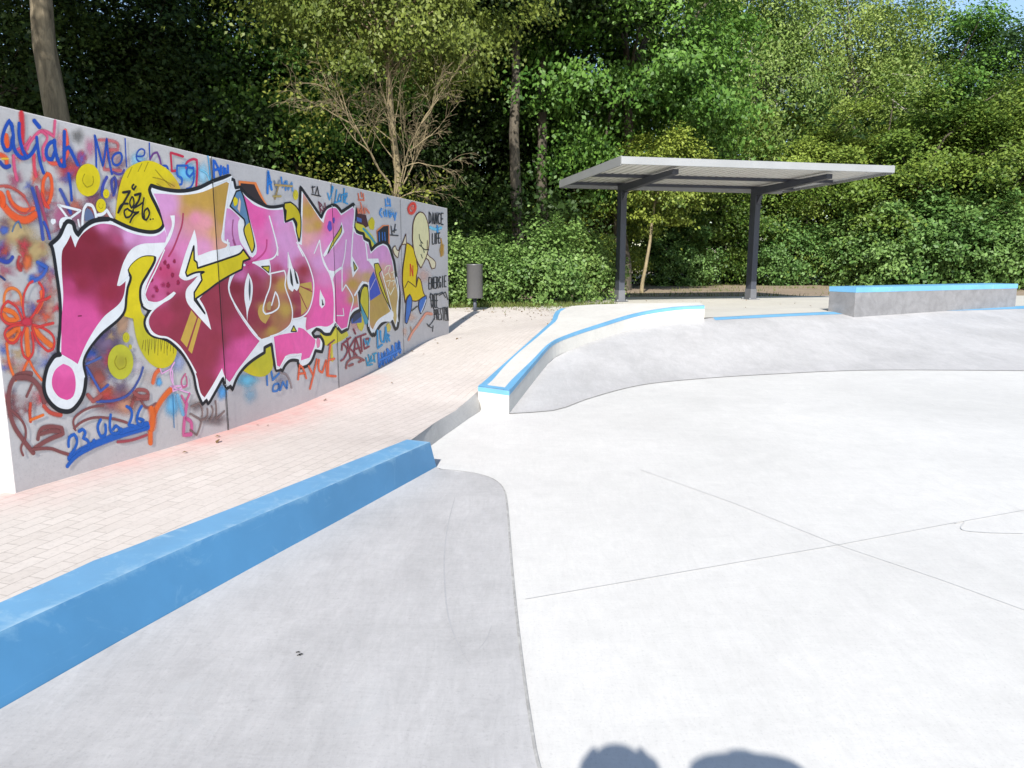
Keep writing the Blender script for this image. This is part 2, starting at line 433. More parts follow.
# ---- joints and wheel marks on the floor
def line_strip(name, pts, w, m, z=.006):
    pts = [Vector(p) for p in pts]; v = []; f = []
    for i, p in enumerate(pts):
        t = (pts[min(i + 1, len(pts) - 1)] - pts[max(0, i - 1)]); t.z = 0; t.normalize(); nrm = Vector((-t.y, t.x, 0))
        ww = w[i] if isinstance(w, list) else w
        v += [(p.x + nrm.x * ww / 2, p.y + nrm.y * ww / 2, p.z + z), (p.x - nrm.x * ww / 2, p.y - nrm.y * ww / 2, p.z + z)]
    for i in range(len(pts) - 1): f.append((2 * i, 2 * i + 1, 2 * i + 3, 2 * i + 2))
    return struct(obj(name, v, f, m))
M['seam'] = paint('dusty_seam', (.30, .295, .285), (.46, .455, .44), .95, .42, scale=11)
line_strip('floor_joint', [Vector((p.x, p.y, 0)) for p in resample(smoothpts(cv2, 4), 120)], .011, M['seam'], .0075)
line_strip('floor_joint', [Vector((p.x, p.y, 0)) for p in A_], .014, M['seam'], .0075)
FL = lambda *a: [P(x, y, 0) for x, y in a]
line_strip('floor_joint', FL((525, 600), (680, 573), (838, 545.5), (940, 526), (1100, 497)), .0045, M['joint'])
line_strip('floor_joint', FL((640, 470), (735, 504), (838, 545.5), (940, 580), (1100, 638)), .0045, M['joint'])
line_strip('wheel_mark', smoothpts(FL((955, 524), (965, 522), (962, 530), (985, 533), (1024, 534)), 6), .008, M['skid'], .005)
from mathutils.bvhtree import BVHTree
_nb = bpy.data.objects['near_bank'].data
_bvh = BVHTree.FromPolygons([v.co.copy() for v in _nb.vertices], [tuple(p.vertices) for p in _nb.polygons])
def NB(px, py):
    h = _bvh.ray_cast(Vector((0, 0, CAMZ)), ray(px, py).normalized())[0]
    return h if h is not None else P(px, py, .01)
for pts, w in ((((455, 497), (447, 530), (444, 565), (447, 610), (456, 640), (470, 665)), .007), (((478, 650), (486, 640), (492, 625)), .004)):
    q = [NB(p.x, p.y) for p in smoothpts([(a, b, 0) for a, b in pts], 5)]
    line_strip('wheel_mark', q, [w * (.3 + .7 * math.sin(math.pi * (i + .5) / len(q))) for i in range(len(q))], M['scuff'], .0015)
for (x, y) in ((296, 653), (299, 655), (297, 656)):
    p = NB(x, y); line_strip('wheel_mark', [p, p + Vector((.008, .006, 0)), p + Vector((.014, 0, 0))], .008, M['dark'], .003)
# ------------------------------------------------------------------ kerb
def kerb():
    ki, kc, kbm = (resample(smoothpts(q, 8), 40) for q in (KI, KC, KB))
    root = empty('painted_kerb', (KB[3].x, KB[3].y, 0), 0, 'chipped blue painted kerb along the paved path in the foreground', 'kerb')
    inv = Matrix.Translation(-root.location)
    top = MB(); face = MB(); n = 40
    v = []
    for a, b in zip(ki, kc): v += [inv @ (a + Vector((0, 0, .012))), inv @ (b + Vector((0, 0, .012)))]
    top.add(v, [(2 * i, 2 * i + 1, 2 * i + 3, 2 * i + 2) for i in range(n - 1)])
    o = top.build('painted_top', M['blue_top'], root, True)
    def edge(o, vals):
        a = o.data.attributes.new('edge', 'FLOAT', 'POINT'); a.data.foreach_set('value', vals)
    edge(o, [0., 1.] * n)
    v = []
    for a, b in zip(kc, kbm): v += [inv @ (a + Vector((0, 0, .012))), inv @ (b + Vector((0, 0, -.02)))]
    f = [(2 * i, 2 * i + 1, 2 * i + 3, 2 * i + 2) for i in range(n - 1)]
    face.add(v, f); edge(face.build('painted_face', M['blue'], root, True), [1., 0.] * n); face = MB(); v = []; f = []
    b = len(v)
    e = [ki[-1] + Vector((0, 0, .012)), kc[-1] + Vector((0, 0, .012)), kbm[-1] + Vector((0, 0, -.02)), kbm[-1] + Vector((-.1, .25, -.02)), ki[-1] + Vector((0.0, .15, -.1))]
    v += [inv @ p for p in e]; f.append((b, b + 1, b + 2, b + 3, b + 4))
    face.add(v, f); face.build('end_face', M['blue'], root, False)
kerb()

# ------------------------------------------------------------------ curved ledge
def ledge():
    root = empty('curved_ledge', tuple(BB[0]), 0, 'low curved white ledge with blue painted edges rising up the bank', 'ledge')
    inv = -BB[0]
    r0 = [Vector((b.x, b.y, LPL[0] * b.x + LPL[1] * b.y + LPL[2])) for b in BB]
    r = smoothpts(r0, 5); l = smoothpts(BL, 5); b = smoothpts([q - Vector((0, 0, .12)) for q in BB], 5)
    n = len(r)
    lb = [Vector((q.x, q.y, max(-.1, q.z - .6))) for q in l]
    mb = MB()
    v = []
    def wl(i): return (.085 if i < 30 else .0)
    for i in range(n): v += [r[i].lerp(l[i], min(.5, .08 / (l[i] - r[i]).length)) + inv, l[i].lerp(r[i], min(.5, wl(i) / (l[i] - r[i]).length)) + inv, lb[i] + inv, b[i] + inv, r[i] + inv - Vector((0, 0, .002)), l[i] + inv - Vector((0, 0, .002))]
    f = []; q6 = v
    v = []; 
    for i in range(n): v += [q6[6 * i], q6[6 * i + 1]]
    f += [(2 * i, 2 * i + 1, 2 * i + 3, 2 * i + 2) for i in range(n - 1)]
    mb.add(v, f); v = []; f = []
    for i in range(n): v += [q6[6 * i + 4], q6[6 * i + 5], q6[6 * i + 2], q6[6 * i + 3]]
    for i in range(n - 1):
        for k in range(1, 4):
            k2 = (k + 1) % 4; f.append((4 * i + k, 4 * i + k2, 4 * i + 4 + k2, 4 * i + 4 + k))
    f += [(0, 3, 2, 1), (4 * n - 4, 4 * n - 3, 4 * n - 2, 4 * n - 1)]
    mb.add(v, f); body = mb.build('ledge_body', M['ledge'], root)
    st = MB(); up = Vector((0, 0, .0))
    def strip(P0, P1):
        k = len(P0); vv = []
        for a, c in zip(P0, P1): vv += [a + inv, c + inv]
        st.add(vv, [(2 * i, 2 * i + 1, 2 * i + 3, 2 * i + 2) for i in range(k - 1)])
    inn = [r[i].lerp(l[i], min(.5, .08 / (l[i] - r[i]).length)) + up for i in range(n)]
    out = []
    for i in range(n):
        t = (r[min(i + 1, n - 1)] - r[max(0, i - 1)]); nn = Vector((t.y, -t.x, 0)).normalized()
        out.append(r[i] + nn * .004 + up)
    strip(inn, out); strip(out, [p - Vector((0, 0, .050)) for p in out])
    linn = [l[i].lerp(r[i], min(.5, .085 / (l[i] - r[i]).length)) + up for i in range(30)]
    strip([p + up for p in l[:30]], linn)
    # near end: top strip and face strip
    a, c = l[0] + up, r[0] + up; dn = (r[1] - r[0]).normalized()
    st.add([p + inv for p in (a + dn * .09 + Vector((0, 0, .004)), c + dn * .09 + Vector((0, 0, .004)), c + Vector((0, 0, .004)), a + Vector((0, 0, .004)))], [(0, 1, 2, 3)])
    o = Vector((0, -.004, 0))
    st.add([p + o + inv for p in (a, c + Vector((.004, 0, 0)), c + Vector((.004, 0, -.052)), a + Vector((0, 0, -.052)))], [(0, 1, 2, 3)])
    s = st.build('painted_edge', M['stripe'], root)
    sm = MB(); q = r[14].lerp(l[14], .45) + up + inv
    return root
ledge()

# ------------------------------------------------------------------ rectangular ledge block
def block():
    fb = bpy.data.objects['far_bank'].data
    tr_ = BVHTree.FromPolygons([v.co.copy() for v in fb.vertices], [tuple(p.vertices) for p in fb.polygons])
    a = tr_.ray_cast(Vector((0, 0, CAMZ)), ray(854, 317.3).normalized())[0]; b = P(1015, 309.0, a.z + .02); b.z = a.z
    print('block', a, b)
    ux = (b - a); L = ux.length; ux.normalize(); uy = Vector((-ux.y, ux.x, 0)); W = .62; H = .56
    root = empty('concrete_block', tuple(a + ux * L / 2 + uy * W / 2), math.atan2(ux.y, ux.x), 'long dark grey concrete grind block with a blue edge at the top of the bank', 'ledge block')
    mb = MB(); mb.box((0, 0, H / 2 - .15), (L, W, H + .3)); mb.build('block_body', M['block'], root, bevel=.008)
    t = .092; e = .004; s = MB()
    s.box((0, -W / 2 - e / 2, H - t / 2), (L, e, t)); s.box((0, W / 2 + e / 2, H - t / 2), (L, e, t))
    s.box((-L / 2 - e / 2, 0, H - t / 2), (e, W + 2 * e, t)); s.box((L / 2 + e / 2, 0, H - t / 2), (e, W + 2 * e, t))
    s.box((0, 0, H + .003), (L + 2 * e, W + 2 * e, .006))
    s.build('painted_edge', M['stripe'], root)
block()
# blue line along the top of the bank
sv_ = []
for i in range(60):
    if Bt[i].x < COP[0].x - .02: continue
    a_, b_ = A_[i], Bt[i]; t_ = 1 - 1 / 14; q_ = a_.lerp(b_, t_); q_.z = a_.z + (b_.z - a_.z) * ease(t_)
    sv_ += [b_ + Vector((0, .02, .006)), q_ + Vector((0, 0, .004))]
struct(obj('painted_line', sv_, [(2 * i, 2 * i + 1, 2 * i + 3, 2 * i + 2) for i in range(len(sv_) // 2 - 1)], M['stripe']))
line_strip('slab_joint', [P(700, 309.5, .6), P(765, 308.4, .6), P(830, 307.5, .6)], .03, M['joint'], .010)

# ------------------------------------------------------------------ shelter
def shelter():
    A0 = Vector((2.12, 14.75, 0)); ang = math.atan2(1.55, 6.4)
    pz = .6
    root = empty('shelter', (A0.x, A0.y, pz), ang, 'open cantilever shelter with flat corrugated roof on two dark steel posts', 'shelter')
    L, D = 6.13, 4.0; zf, zb = 2.80, 2.74       # roof underside heights front/back above slab
    def zr(y): return zf + (zb - zf) * y / D
    # corrugated sheet
    mb = MB(); nc = 34; v = []; prof = []
    for i in range(nc):
        x0 = .03 + (L - .06) * i / nc; w = (L - .06) / nc
        prof += [(x0, 0), (x0 + w * .55, 0), (x0 + w * .65, .035), (x0 + w * .9, .035)]
    prof.append((L - .03, 0))
    for (x, h) in prof:
        for y in (.03, D - .03): v.append((x, y, zr(y) + .09 + h))
    mb.add(v, [(2 * i, 2 * i + 1, 2 * i + 3, 2 * i + 2) for i in range(len(prof) - 1)])
    mb.build('roof_sheet', M['roofsheet'], root)
    def plank(name, y0, y1, x0, x1, h, m, dz=0):
        q = MB()
        q.hexa([(x0, y0, zr(y0) + dz), (x1, y0, zr(y0) + dz), (x1, y1, zr(y1) + dz), (x0, y1, zr(y1) + dz),
                (x0, y0, zr(y0) + dz + h), (x1, y0, zr(y0) + dz + h), (x1, y1, zr(y1) + dz + h), (x0, y1, zr(y1) + dz + h)])
        return q.build(name, m, root, bevel=.004)
    plank('front_fascia', -.012, .022, -.02, L + .02, .145, M['galv'], .022)
    plank('rear_fascia', D - .02, D + .01, -.02, L + .02, .16, M['galv'], 0.0)
    plank('side_fascia', .024, D - .022, -.02, .01, .18, M['galv'], 0.0)
    plank('side_fascia', .024, D - .022, L - .01, L + .02, .18, M['galv'], 0.0)
    for y in (1.9, 3.45): plank('purlin', y, y + .1, .05, L - .05, .06, M['anthracite'], .025)
    py = 3.3
    for x in (1.34, 4.92):
        q = MB(); q.box((x, py, 1.3), (.15, .26, 2.6)); post = q.build('post', M['anthracite'], root, bevel=.01)
        q = MB(); q.box((x, py, .09), (.17, .28, .36)); fo = q.build('post_foot', M['foot'], root, bevel=.005)
        q = MB(); q.box((x, py, .012), (.3, .4, .016)); q.build('base_plate', M['foot'], root)
        # tapered cantilever beam, front tip thin
        q = MB(); w = .07; y0, y1 = .45, py + .13
        def z_(y): return zr(y) + .024
        q.hexa([(x - w, y0, z_(y0) - .10), (x + w, y0, z_(y0) - .10), (x + w, y1, z_(y1) - .19), (x - w, y1, z_(y1) - .19),
                (x - w, y0, z_(y0)), (x + w, y0, z_(y0)), (x + w, y1, z_(y1)), (x - w, y1, z_(y1))])
        q.build('roof_beam', M['anthracite'], root, bevel=.006)
        q = MB(); yk = py - .13
        q.add([(x - .04, yk, 2.38), (x + .04, yk, 2.38), (x + .04, yk - .16, 2.58), (x - .04, yk - .16, 2.58), (x + .04, yk, 2.60), (x - .04, yk, 2.60)],
              [(0, 1, 2, 3), (3, 2, 4, 5), (0, 3, 5), (1, 4, 2), (0, 5, 4, 1)])
        q.build('knee_bracket', M['anthracite'], root)
        for bx in (-.115, .115):
            for by in (-.165, .165):
                q = MB(); q.tube([(x + bx, py + by, .02), (x + bx, py + by, .05)], .016, 6); q.build('anchor_bolt', M['galv'], root)
    q = MB(); q.tube([(.02, D + .05, zr(D) + .05), (L - .02, D + .05, zr(D) + .03)], .055, 10); q.build('gutter', M['galv'], root, True)
shelter()

# ------------------------------------------------------------------ litter bin
def bin_():
    p = P(475, 310.3, .545); z = hz(p.x, p.y)
    root = empty('litter_bin', (p.x, p.y, z), 0, 'grey metal cylinder litter bin on a post beside the wall end', 'litter bin')
    mb = MB(); mb.lathe([(0, .27), (.165, .27), (.17, .28), (.17, .95), (.175, .955), (.175, .985), (.155, .985), (.155, .5), (0, .5)], 36)
    b = mb.build('bin_body', M['binmetal'], root); 
    for q in b.data.polygons: q.use_smooth = abs(q.normal.z) < .5
    mb = MB(); mb.lathe([(.153, .975), (.153, .55), (0, .55)], 36); mb.build('bin_liner', M['dark'], root)
    mb = MB(); mb.tube([(0, 0, -.1), (0, 0, .29)], .038, 14); mb.build('bin_post', M['anthracite'], root, True)
bin_()

# ------------------------------------------------------------------ graffiti wall
WT = .16
wall = empty('graffiti_wall', tuple(WB[2]), 0, 'long curved concrete wall covered in colourful graffiti lettering and tags', 'graffiti wall')
WO = Vector(WB[2])
ZTOP = [p.z + HW for p in WB]
def wn(i):
    d = WB[i + 1] - WB[i]; d.z = 0; d.normalize(); return Vector((d.y, -d.x, 0))     # towards the path
def vnorm(i):
    if i == 0: return wn(0)
    if i == len(WB) - 1: return wn(i - 1)
    return (wn(i - 1) + wn(i)).normalized()
for i in range(len(WB) - 1):
    a, b = WB[i].copy(), WB[i + 1].copy(); d = (b - a); d.z = 0; d.normalize()
    g = .004
    a2 = a + d * (g if i else 0); b2 = b - d * (g if i < len(WB) - 2 else 0)
    na, nb = vnorm(i) * WT, vnorm(i + 1) * WT
    q = MB()
    q.hexa([Vector((p.x, p.y, .0)) - WO for p in (a2, b2, b2 - nb, a2 - na)] + [Vector((p.x, p.y, z)) - WO for p, z in ((a2, ZTOP[i]), (b2, ZTOP[i + 1]), (b2 - nb, ZTOP[i + 1]), (a2 - na, ZTOP[i]))])
    q.build('wall_panel', M['wall'], wall, bevel=.006)
# thin dark joints between the panels, set proud of the paint
for i in range(1, len(WB) - 1):
    d = WB[i + 1] - WB[i - 1]; d.z = 0; d.normalize(); n = vnorm(i) * .0072
    q = MB(); a = WB[i] - d * .005 + n - WO; b = WB[i] + d * .005 + n - WO
    q.add([(a.x, a.y, WB[i].z - WO.z), (b.x, b.y, WB[i].z - WO.z), (b.x, b.y, ZTOP[i] - WO.z), (a.x, a.y, ZTOP[i] - WO.z)], [(0, 1, 2, 3)])
    q.build('panel_joint', M['dark'], wall)

def spray_mat():
    m, nt, bs = nodes('spray_paint'); v = coords(nt)
    at = N(nt, 'ShaderNodeAttribute', attribute_name='paint')
    nz = noise_n(nt, v, 9, 8, .75, .6)
    c = mixc(nt, 1.0, at.outputs['Color'], ramp(nt, nz, [(.25, .84), (.7, 1.06)]), 'MULTIPLY')
    nt.links.new(c, bs.inputs['Base Color']); bs.inputs['Roughness'].default_value = .55; bs.inputs['Specular IOR Level'].default_value = .3
    fine = noise_n(nt, v, 130, 3, .7)
    ma = N(nt, 'ShaderNodeMath', operation='SUBTRACT'); nt.links.new(fine, ma.inputs[0]); ma.inputs[1].default_value = .5
    mb_ = N(nt, 'ShaderNodeMath', operation='MULTIPLY_ADD'); nt.links.new(ma.outputs[0], mb_.inputs[0]); mb_.inputs[1].default_value = .35; nt.links.new(at.outputs['Alpha'], mb_.inputs[2])
    mm = N(nt, 'ShaderNodeMapRange'); mm.interpolation_type = 'SMOOTHSTEP'; mm.inputs[1].default_value = .03; mm.inputs[2].default_value = .97
    nt.links.new(mb_.outputs[0], mm.inputs[0])
    tr = N(nt, 'ShaderNodeBsdfTransparent'); mx = N(nt, 'ShaderNodeMixShader')
    nt.links.new(mm.outputs[0], mx.inputs[0]); nt.links.new(tr.outputs[0], mx.inputs[1]); nt.links.new(bs.outputs[0], mx.inputs[2])
    nt.links.new(mx.outputs[0], nt.nodes['Material Output'].inputs['Surface']); return m
M['spray'] = spray_mat()

ANG = [math.atan2(p.x, p.y) for p in WB]
def on_wall(px, py, off):
    d = ray(px, py)
    for i in range(len(WB) - 1):
        a = WB[i]; n = wn(i); t = (a - Vector((0, 0, CAMZ))).dot(n) / d.dot(n)
        q = Vector((0, 0, CAMZ)) + d * t
        e_ = WB[i + 1] - a; s = ((q.x - a.x) * e_.x + (q.y - a.y) * e_.y) / (e_.x * e_.x + e_.y * e_.y)
        if s <= 1.00001 or i == len(WB) - 2: break
    if i == 0 and s < .002: q = Vector((WB[0].x + e_.x * .002, WB[0].y + e_.y * .002, q.z))
    if i == len(WB) - 2 and s > .998: q = Vector((a.x + e_.x * .998, a.y + e_.y * .998, q.z))
    return q + n * off
def proj(p):
    z = p.z - CAMZ; w = p.y * C_ - z * S_; v = p.y * S_ + z * C_
    return Vector((512 + F * p.x / w, 384 - F * v / w, 0))
SEAM = [(proj(WB[i]), proj(Vector((WB[i].x, WB[i].y, ZTOP[i])))) for i in range(1, len(WB) - 1)]
LAY = [.0006]
GAIN = 1.12
def pc(c): return tuple(min(.9, x * GAIN) for x in lin(c))

def hermite(pts, closed, step=2.0, sharp=50):
    pts = [Vector((p[0], p[1])) for p in pts]; n = len(pts)
    if n < 3: 
        out = []
        a, b = pts[0], pts[-1]; k = max(1, int((b - a).length / step))
        return [a.lerp(b, i / k) for i in range(k + 1)]
    def corner(i):
        if not closed and i in (0, n - 1): return True
        a = pts[i] - pts[i - 1]; b = pts[(i + 1) % n] - pts[i]
        if a.length < 1e-6 or b.length < 1e-6: return True
        return math.degrees(a.angle(b)) > sharp
    cs = [corner(i) for i in range(n)]
    out = []
    for i in range(n if closed else n - 1):
        p1, p2 = pts[i], pts[(i + 1) % n]; L = (p2 - p1).length
        def tan(j, at_start):
            if cs[j]: return None
            a, b = pts[j - 1], pts[(j + 1) % n]; d = (b - a)
            return d.normalized() * L
        m1 = tan(i, True); m2 = tan((i + 1) % n, False)
        if m1 is None and m2 is None: m1 = m2 = p2 - p1
        elif m1 is None: m1 = 1.5 * (p2 - p1) - .5 * m2
        elif m2 is None: m2 = 1.5 * (p2 - p1) - .5 * m1
        k = max(1, int(L / step))
        for q in range(k):
            t = q / k
            out.append(p1 * (2 * t ** 3 - 3 * t * t + 1) + m1 * (t ** 3 - 2 * t * t + t) + p2 * (-2 * t ** 3 + 3 * t * t) + m2 * (t ** 3 - t * t))
    if not closed: out.append(pts[-1])
    return out

class Dec:
    def __init__(s, name, label=None): s.v = []; s.f = []; s.c = []; s.name = name; s.label = label
    def _off(s): LAY[0] += .000012; return LAY[0]
    def stroke(s, pts, w, col, soft=.25, alpha=1.0, closed=False, sharp=75, ax=.75):
        off = s._off(); c = pc(col)
        if s.name in ('spray_tag', 'painted_flower'): w *= 1.12; soft = min(.75, soft * 1.35)
        p = hermite(pts, closed, max(.7, w * .3), sharp); n = len(p); h = w / 2
        pr = []
        if closed: pr = [(p[i % n], (p[(i + 1) % n] - p[i - 1]), 1) for i in range(n + 1)]
        else:
            for i in range(n): pr.append((p[i], p[min(i + 1, n - 1)] - p[max(0, i - 1)], 1))
            d0 = pr[0][1].normalized() if pr[0][1].length else Vector((1, 0)); d1 = pr[-1][1].normalized() if pr[-1][1].length else Vector((1, 0))
            pr = [(pr[0][0] - d0 * h * e, d0, math.sqrt(max(0, 1 - e * e)) + .02) for e in (1, .85, .5)] + pr + [(pr[-1][0] + d1 * h * e, d1, math.sqrt(max(0, 1 - e * e)) + .02) for e in (.5, .85, 1)]
        b = len(s.v); k = len(pr)
        for i, (q, d, sc) in enumerate(pr):
            d = d.normalized() if d.length else Vector((1, 0)); nn = Vector((-d.y * ax, d.x))
            for e, a in ((-(1 + soft), 0), (-(1 - soft), alpha), ((1 - soft), alpha), ((1 + soft), 0)):
                x = q + nn * (h * e * sc)
                s.v.append(on_wall(x.x, x.y, off) - WO); s.c.append((*c, a))
        for i in range(k - 1):
            for j in range(3): s.f.append((b + 4 * i + j, b + 4 * i + j + 1, b + 4 * i + j + 5, b + 4 * i + j + 4))
        return s
    def blob(s, c0, rx, ry, col, alpha=1.0, soft=.5, rot=0, wob=.12):
        off = s._off(); c = pc(col); b = len(s.v); K = 28; cr, sr = math.cos(rot), math.sin(rot); ph = rnd.random() * 6
        rings = (0, max(.05, 1 - soft), 1 - soft * .5, 1.0); al = (alpha, alpha, alpha * .5, 0)
        for r, a in zip(rings, al):
            for i in range(K):
                t = 2 * math.pi * i / K; rr = r * (1 + wob * math.sin(3 * t + ph) * .5 + wob * math.sin(5 * t + 2 * ph) * .5)
                x, y = rx * rr * math.cos(t), ry * rr * math.sin(t)
                s.v.append(on_wall(c0[0] + x * cr - y * sr, c0[1] + x * sr + y * cr, off) - WO); s.c.append((*c, a))
        for j in range(3):
            for i in range(K):
                i2 = (i + 1) % K; s.f.append((b + j * K + i, b + j * K + i2, b + (j + 1) * K + i2, b + (j + 1) * K + i))
        return s
    def poly(s, pts, col, smooth=True, sharp=50, grid=6.0):
        """filled shape; col is a colour or a list of (x, y, colour, radius) paint patches"""
        off = s._off(); p = hermite(pts, True, 2.5, sharp) if smooth else [Vector(q) for q in pts]
        bm = bmesh.new()
        cv_, _, cf_, _, _, _ = delaunay_2d_cdt([Vector((q[0], q[1])) for q in p], [], [list(range(len(p)))], 1, 1e-4)
        vs = [bm.verts.new((q[0], q[1], 0)) for q in cv_]
        for t in cf_:
            try: bm.faces.new([vs[i] for i in t])
            except ValueError: pass
        for ax in (0, 1):
            a0 = min(q[ax] for q in p); a1 = max(q[ax] for q in p); k = a0 + grid
            g = grid if not callable(col) and isinstance(col, tuple) else grid * .5
            k = a0 + g
            while k < a1:
                co = [0, 0, 0]; no = [0, 0, 0]; co[ax] = k; no[ax] = 1
                bmesh.ops.bisect_plane(bm, geom=bm.verts[:] + bm.edges[:] + bm.faces[:], plane_co=co, plane_no=no); k += g
        for a_, c_ in SEAM:
            t_ = c_ - a_; bmesh.ops.bisect_plane(bm, geom=bm.verts[:] + bm.edges[:] + bm.faces[:], plane_co=a_, plane_no=Vector((-t_.y, t_.x, 0)).normalized())
        b = len(s.v); bm.verts.index_update()
        for v in bm.verts:
            x, y = v.co.x, v.co.y
            s.v.append(on_wall(x, y, off) - WO)
            if isinstance(col, tuple): c = pc(col)
            else:
                ws = 0; acc = [0, 0, 0]
                for (cx, cy, cc, rr) in col:
                    d2 = ((x - cx) ** 2 + (y - cy) ** 2) / (rr * rr); w = 1 / (d2 ** 1.6 + .02); ws += w; cl_ = pc(cc)
                    for q in range(3): acc[q] += w * cl_[q]
                c = tuple(q / ws for q in acc)
            s.c.append((*c, 1))
        for f in bm.faces: s.f.append(tuple(b + v.index for v in f.verts))
        bm.free(); return s
    def outline(s, pts, w, col, sharp=50, soft=.2): return s.stroke(pts, w, col, soft, closed=True, sharp=sharp)
    def build(s, parent=None):
        o = obj(s.name, s.v, s.f, M['spray'], parent or wall)
        a = o.data.color_attributes.new('paint', 'FLOAT_COLOR', 'POINT')
        a.data.foreach_set('color', [x for c in s.c for x in c])
        if s.label: o['label'] = s.label
        return o

def cr(ox, oy, k=8.0): return lambda *pts: [(ox + u / k, oy + v / k) for u, v in pts]
A, B, Cc, D_, E_, F_, G_, H_ = cr(0, 100), cr(100, 130), cr(0, 190), cr(100, 200), cr(0, 270), cr(100, 280), cr(0, 360), cr(100, 360)
I_, J_, K_, L_, M_, N_ = cr(210, 160), cr(210, 240), cr(210, 310), cr(320, 170), cr(320, 240), cr(320, 300)
O_ = cr(384, 196, 768 / 70); Q_ = cr(384, 256, 640 / 70)

BLUE = (28, 75, 170); RED = (205, 50, 60); ORANGE = (232, 92, 45); PINKR = (214, 85, 125); BROWN = (128, 74, 74)
YEL = (216, 196, 22); YEL2 = (190, 182, 38); WHITE = (228, 230, 234); BLACK = (30, 30, 36); MAR = (128, 30, 50)
PINK = (218, 82, 150); LIL = (214, 150, 200); GOLD = (190, 150, 68); CYAN = (90, 180, 220); MAR2 = (142, 46, 66); HOT = (240, 92, 165)
CREAM = (226, 218, 172); TEAL = (40, 140, 180)

# --- soft under-layers
d = Dec('sprayed_haze')
for c0, rx, ry, col, al in (
    (A((560, 560))[0], 16, 13, (196, 70, 85), .75), (A((650, 460))[0], 6, 8, (200, 60, 90), .85), (A((620, 290))[0], 8, 9, (120, 118, 116), .55),
    (A((480, 330))[0], 7, 14, (220, 120, 130), .4), (A((720, 380))[0], 7, 13, (205, 110, 150), .5), (A((870, 430))[0], 13, 14, (190, 100, 115), .45),
    ((14, 232), 24, 18, (196, 170, 120), .8), ((34, 250), 18, 14, (186, 160, 110), .9), ((24, 243), 8, 10, (150, 125, 100), .6), ((27, 262), 6, 10, (215, 110, 60), .85), ((20, 266), 5, 6, (190, 70, 60), .7),
    ((3, 253), 7, 9, (60, 80, 165), .9), ((4, 230), 6, 6, (80, 110, 190), .8), ((4, 251), 4, 4, (200, 60, 90), .9), ((33, 278), 6, 5, (50, 110, 190), .8), ((42, 268), 7, 9, (80, 100, 180), .75),
    ((45, 290), 9, 16, (190, 130, 150), .5), ((50, 310), 8, 30, (205, 170, 150), .55), ((75, 214), 18, 14, (165, 95, 125), .6), ((60, 216), 12, 17, (190, 100, 140), .6), ((98, 207), 14, 18, (120, 105, 130), .8),
    ((110, 355), 22, 26, (112, 98, 122), .85), ((104, 340), 16, 16, (120, 100, 128), .9), ((122, 322), 8, 16, (190, 150, 120), .8), ((118, 400), 26, 16, (150, 92, 100), .75), ((98, 378), 10, 12, (165, 88, 80), .8), ((105, 392), 9, 10, (205, 108, 70), .7),
    ((90, 355), 8, 8, (60, 90, 170), .8), ((86, 372), 7, 12, (80, 100, 170), .6), ((125, 406), 12, 10, (220, 160, 130), .6), ((30, 404), 14, 12, (150, 90, 95), .4),
    ((136, 366), 9, 9, (205, 195, 200), .7), ((150, 378), 12, 10, (205, 190, 185), .5), ((159, 382), 3.2, 5, (95, 170, 220), .95), ((172, 405), 8, 14, (110, 180, 220), .8), ((178, 362), 8, 12, (160, 170, 205), .7),
    ((214, 420), 16, 7, (130, 115, 115), .6), ((196, 406), 9, 8, (125, 108, 108), .5), ((222, 392), 6, 9, (85, 160, 220), .7), ((247, 380), 13, 9, (110, 190, 220), .7), ((250, 395), 9, 10, (140, 185, 210), .5), ((281, 381), 9, 9, (140, 140, 160), .45),
    (B((690, 340))[0], 12, 11, (110, 185, 225), .9), (B((820, 350))[0], 7, 12, (150, 200, 225), .8), (B((300, 240))[0], 9, 9, (150, 200, 225), .7),
    (L_((330, 330))[0], 8, 7, (225, 150, 130), .55), (L_((540, 340))[0], 9, 6, (130, 180, 220), .5), (N_((280, 200))[0], 8, 8, (225, 165, 160), .5),
    (Q_((190, 690))[0], 3, 6, (235, 190, 170), .5), (Q_((360, 180))[0], 8, 9, (230, 185, 170), .45), (Q_((140, 250))[0], 3, 22, (190, 170, 190), .6), (Q_((240, 560))[0], 7, 6, (235, 190, 170), .5)):
    d.blob(c0, rx * 1.3, ry * 1.3, col, min(1, al * 1.15), .85)
hg = random.Random(21)
pal = [(222, 96, 70), (205, 70, 84), (88, 110, 190), (176, 92, 120), (150, 90, 110), (120, 104, 132), (196, 110, 90), (205, 130, 120), (96, 100, 160), (190, 160, 120), (150, 84, 84), (214, 150, 150)]
for k in range(150):
    x = hg.uniform(0, 1) ** 1.4 * 128; t = hg.uniform(.06, .8); y = 112 + .235 * x + t * (493 - .285 * x - 112 - .235 * x)
    c_ = pal[min(len(pal) - 1, int(hg.random() * (8 if y < 330 else 12)))]
    if y > 400: c_ = (150, 92, 96)
    d.blob((x, y), hg.uniform(5, 13), hg.uniform(7, 18), c_, hg.uniform(.3, .72), .9, hg.uniform(0, 3), .4)
d.build()

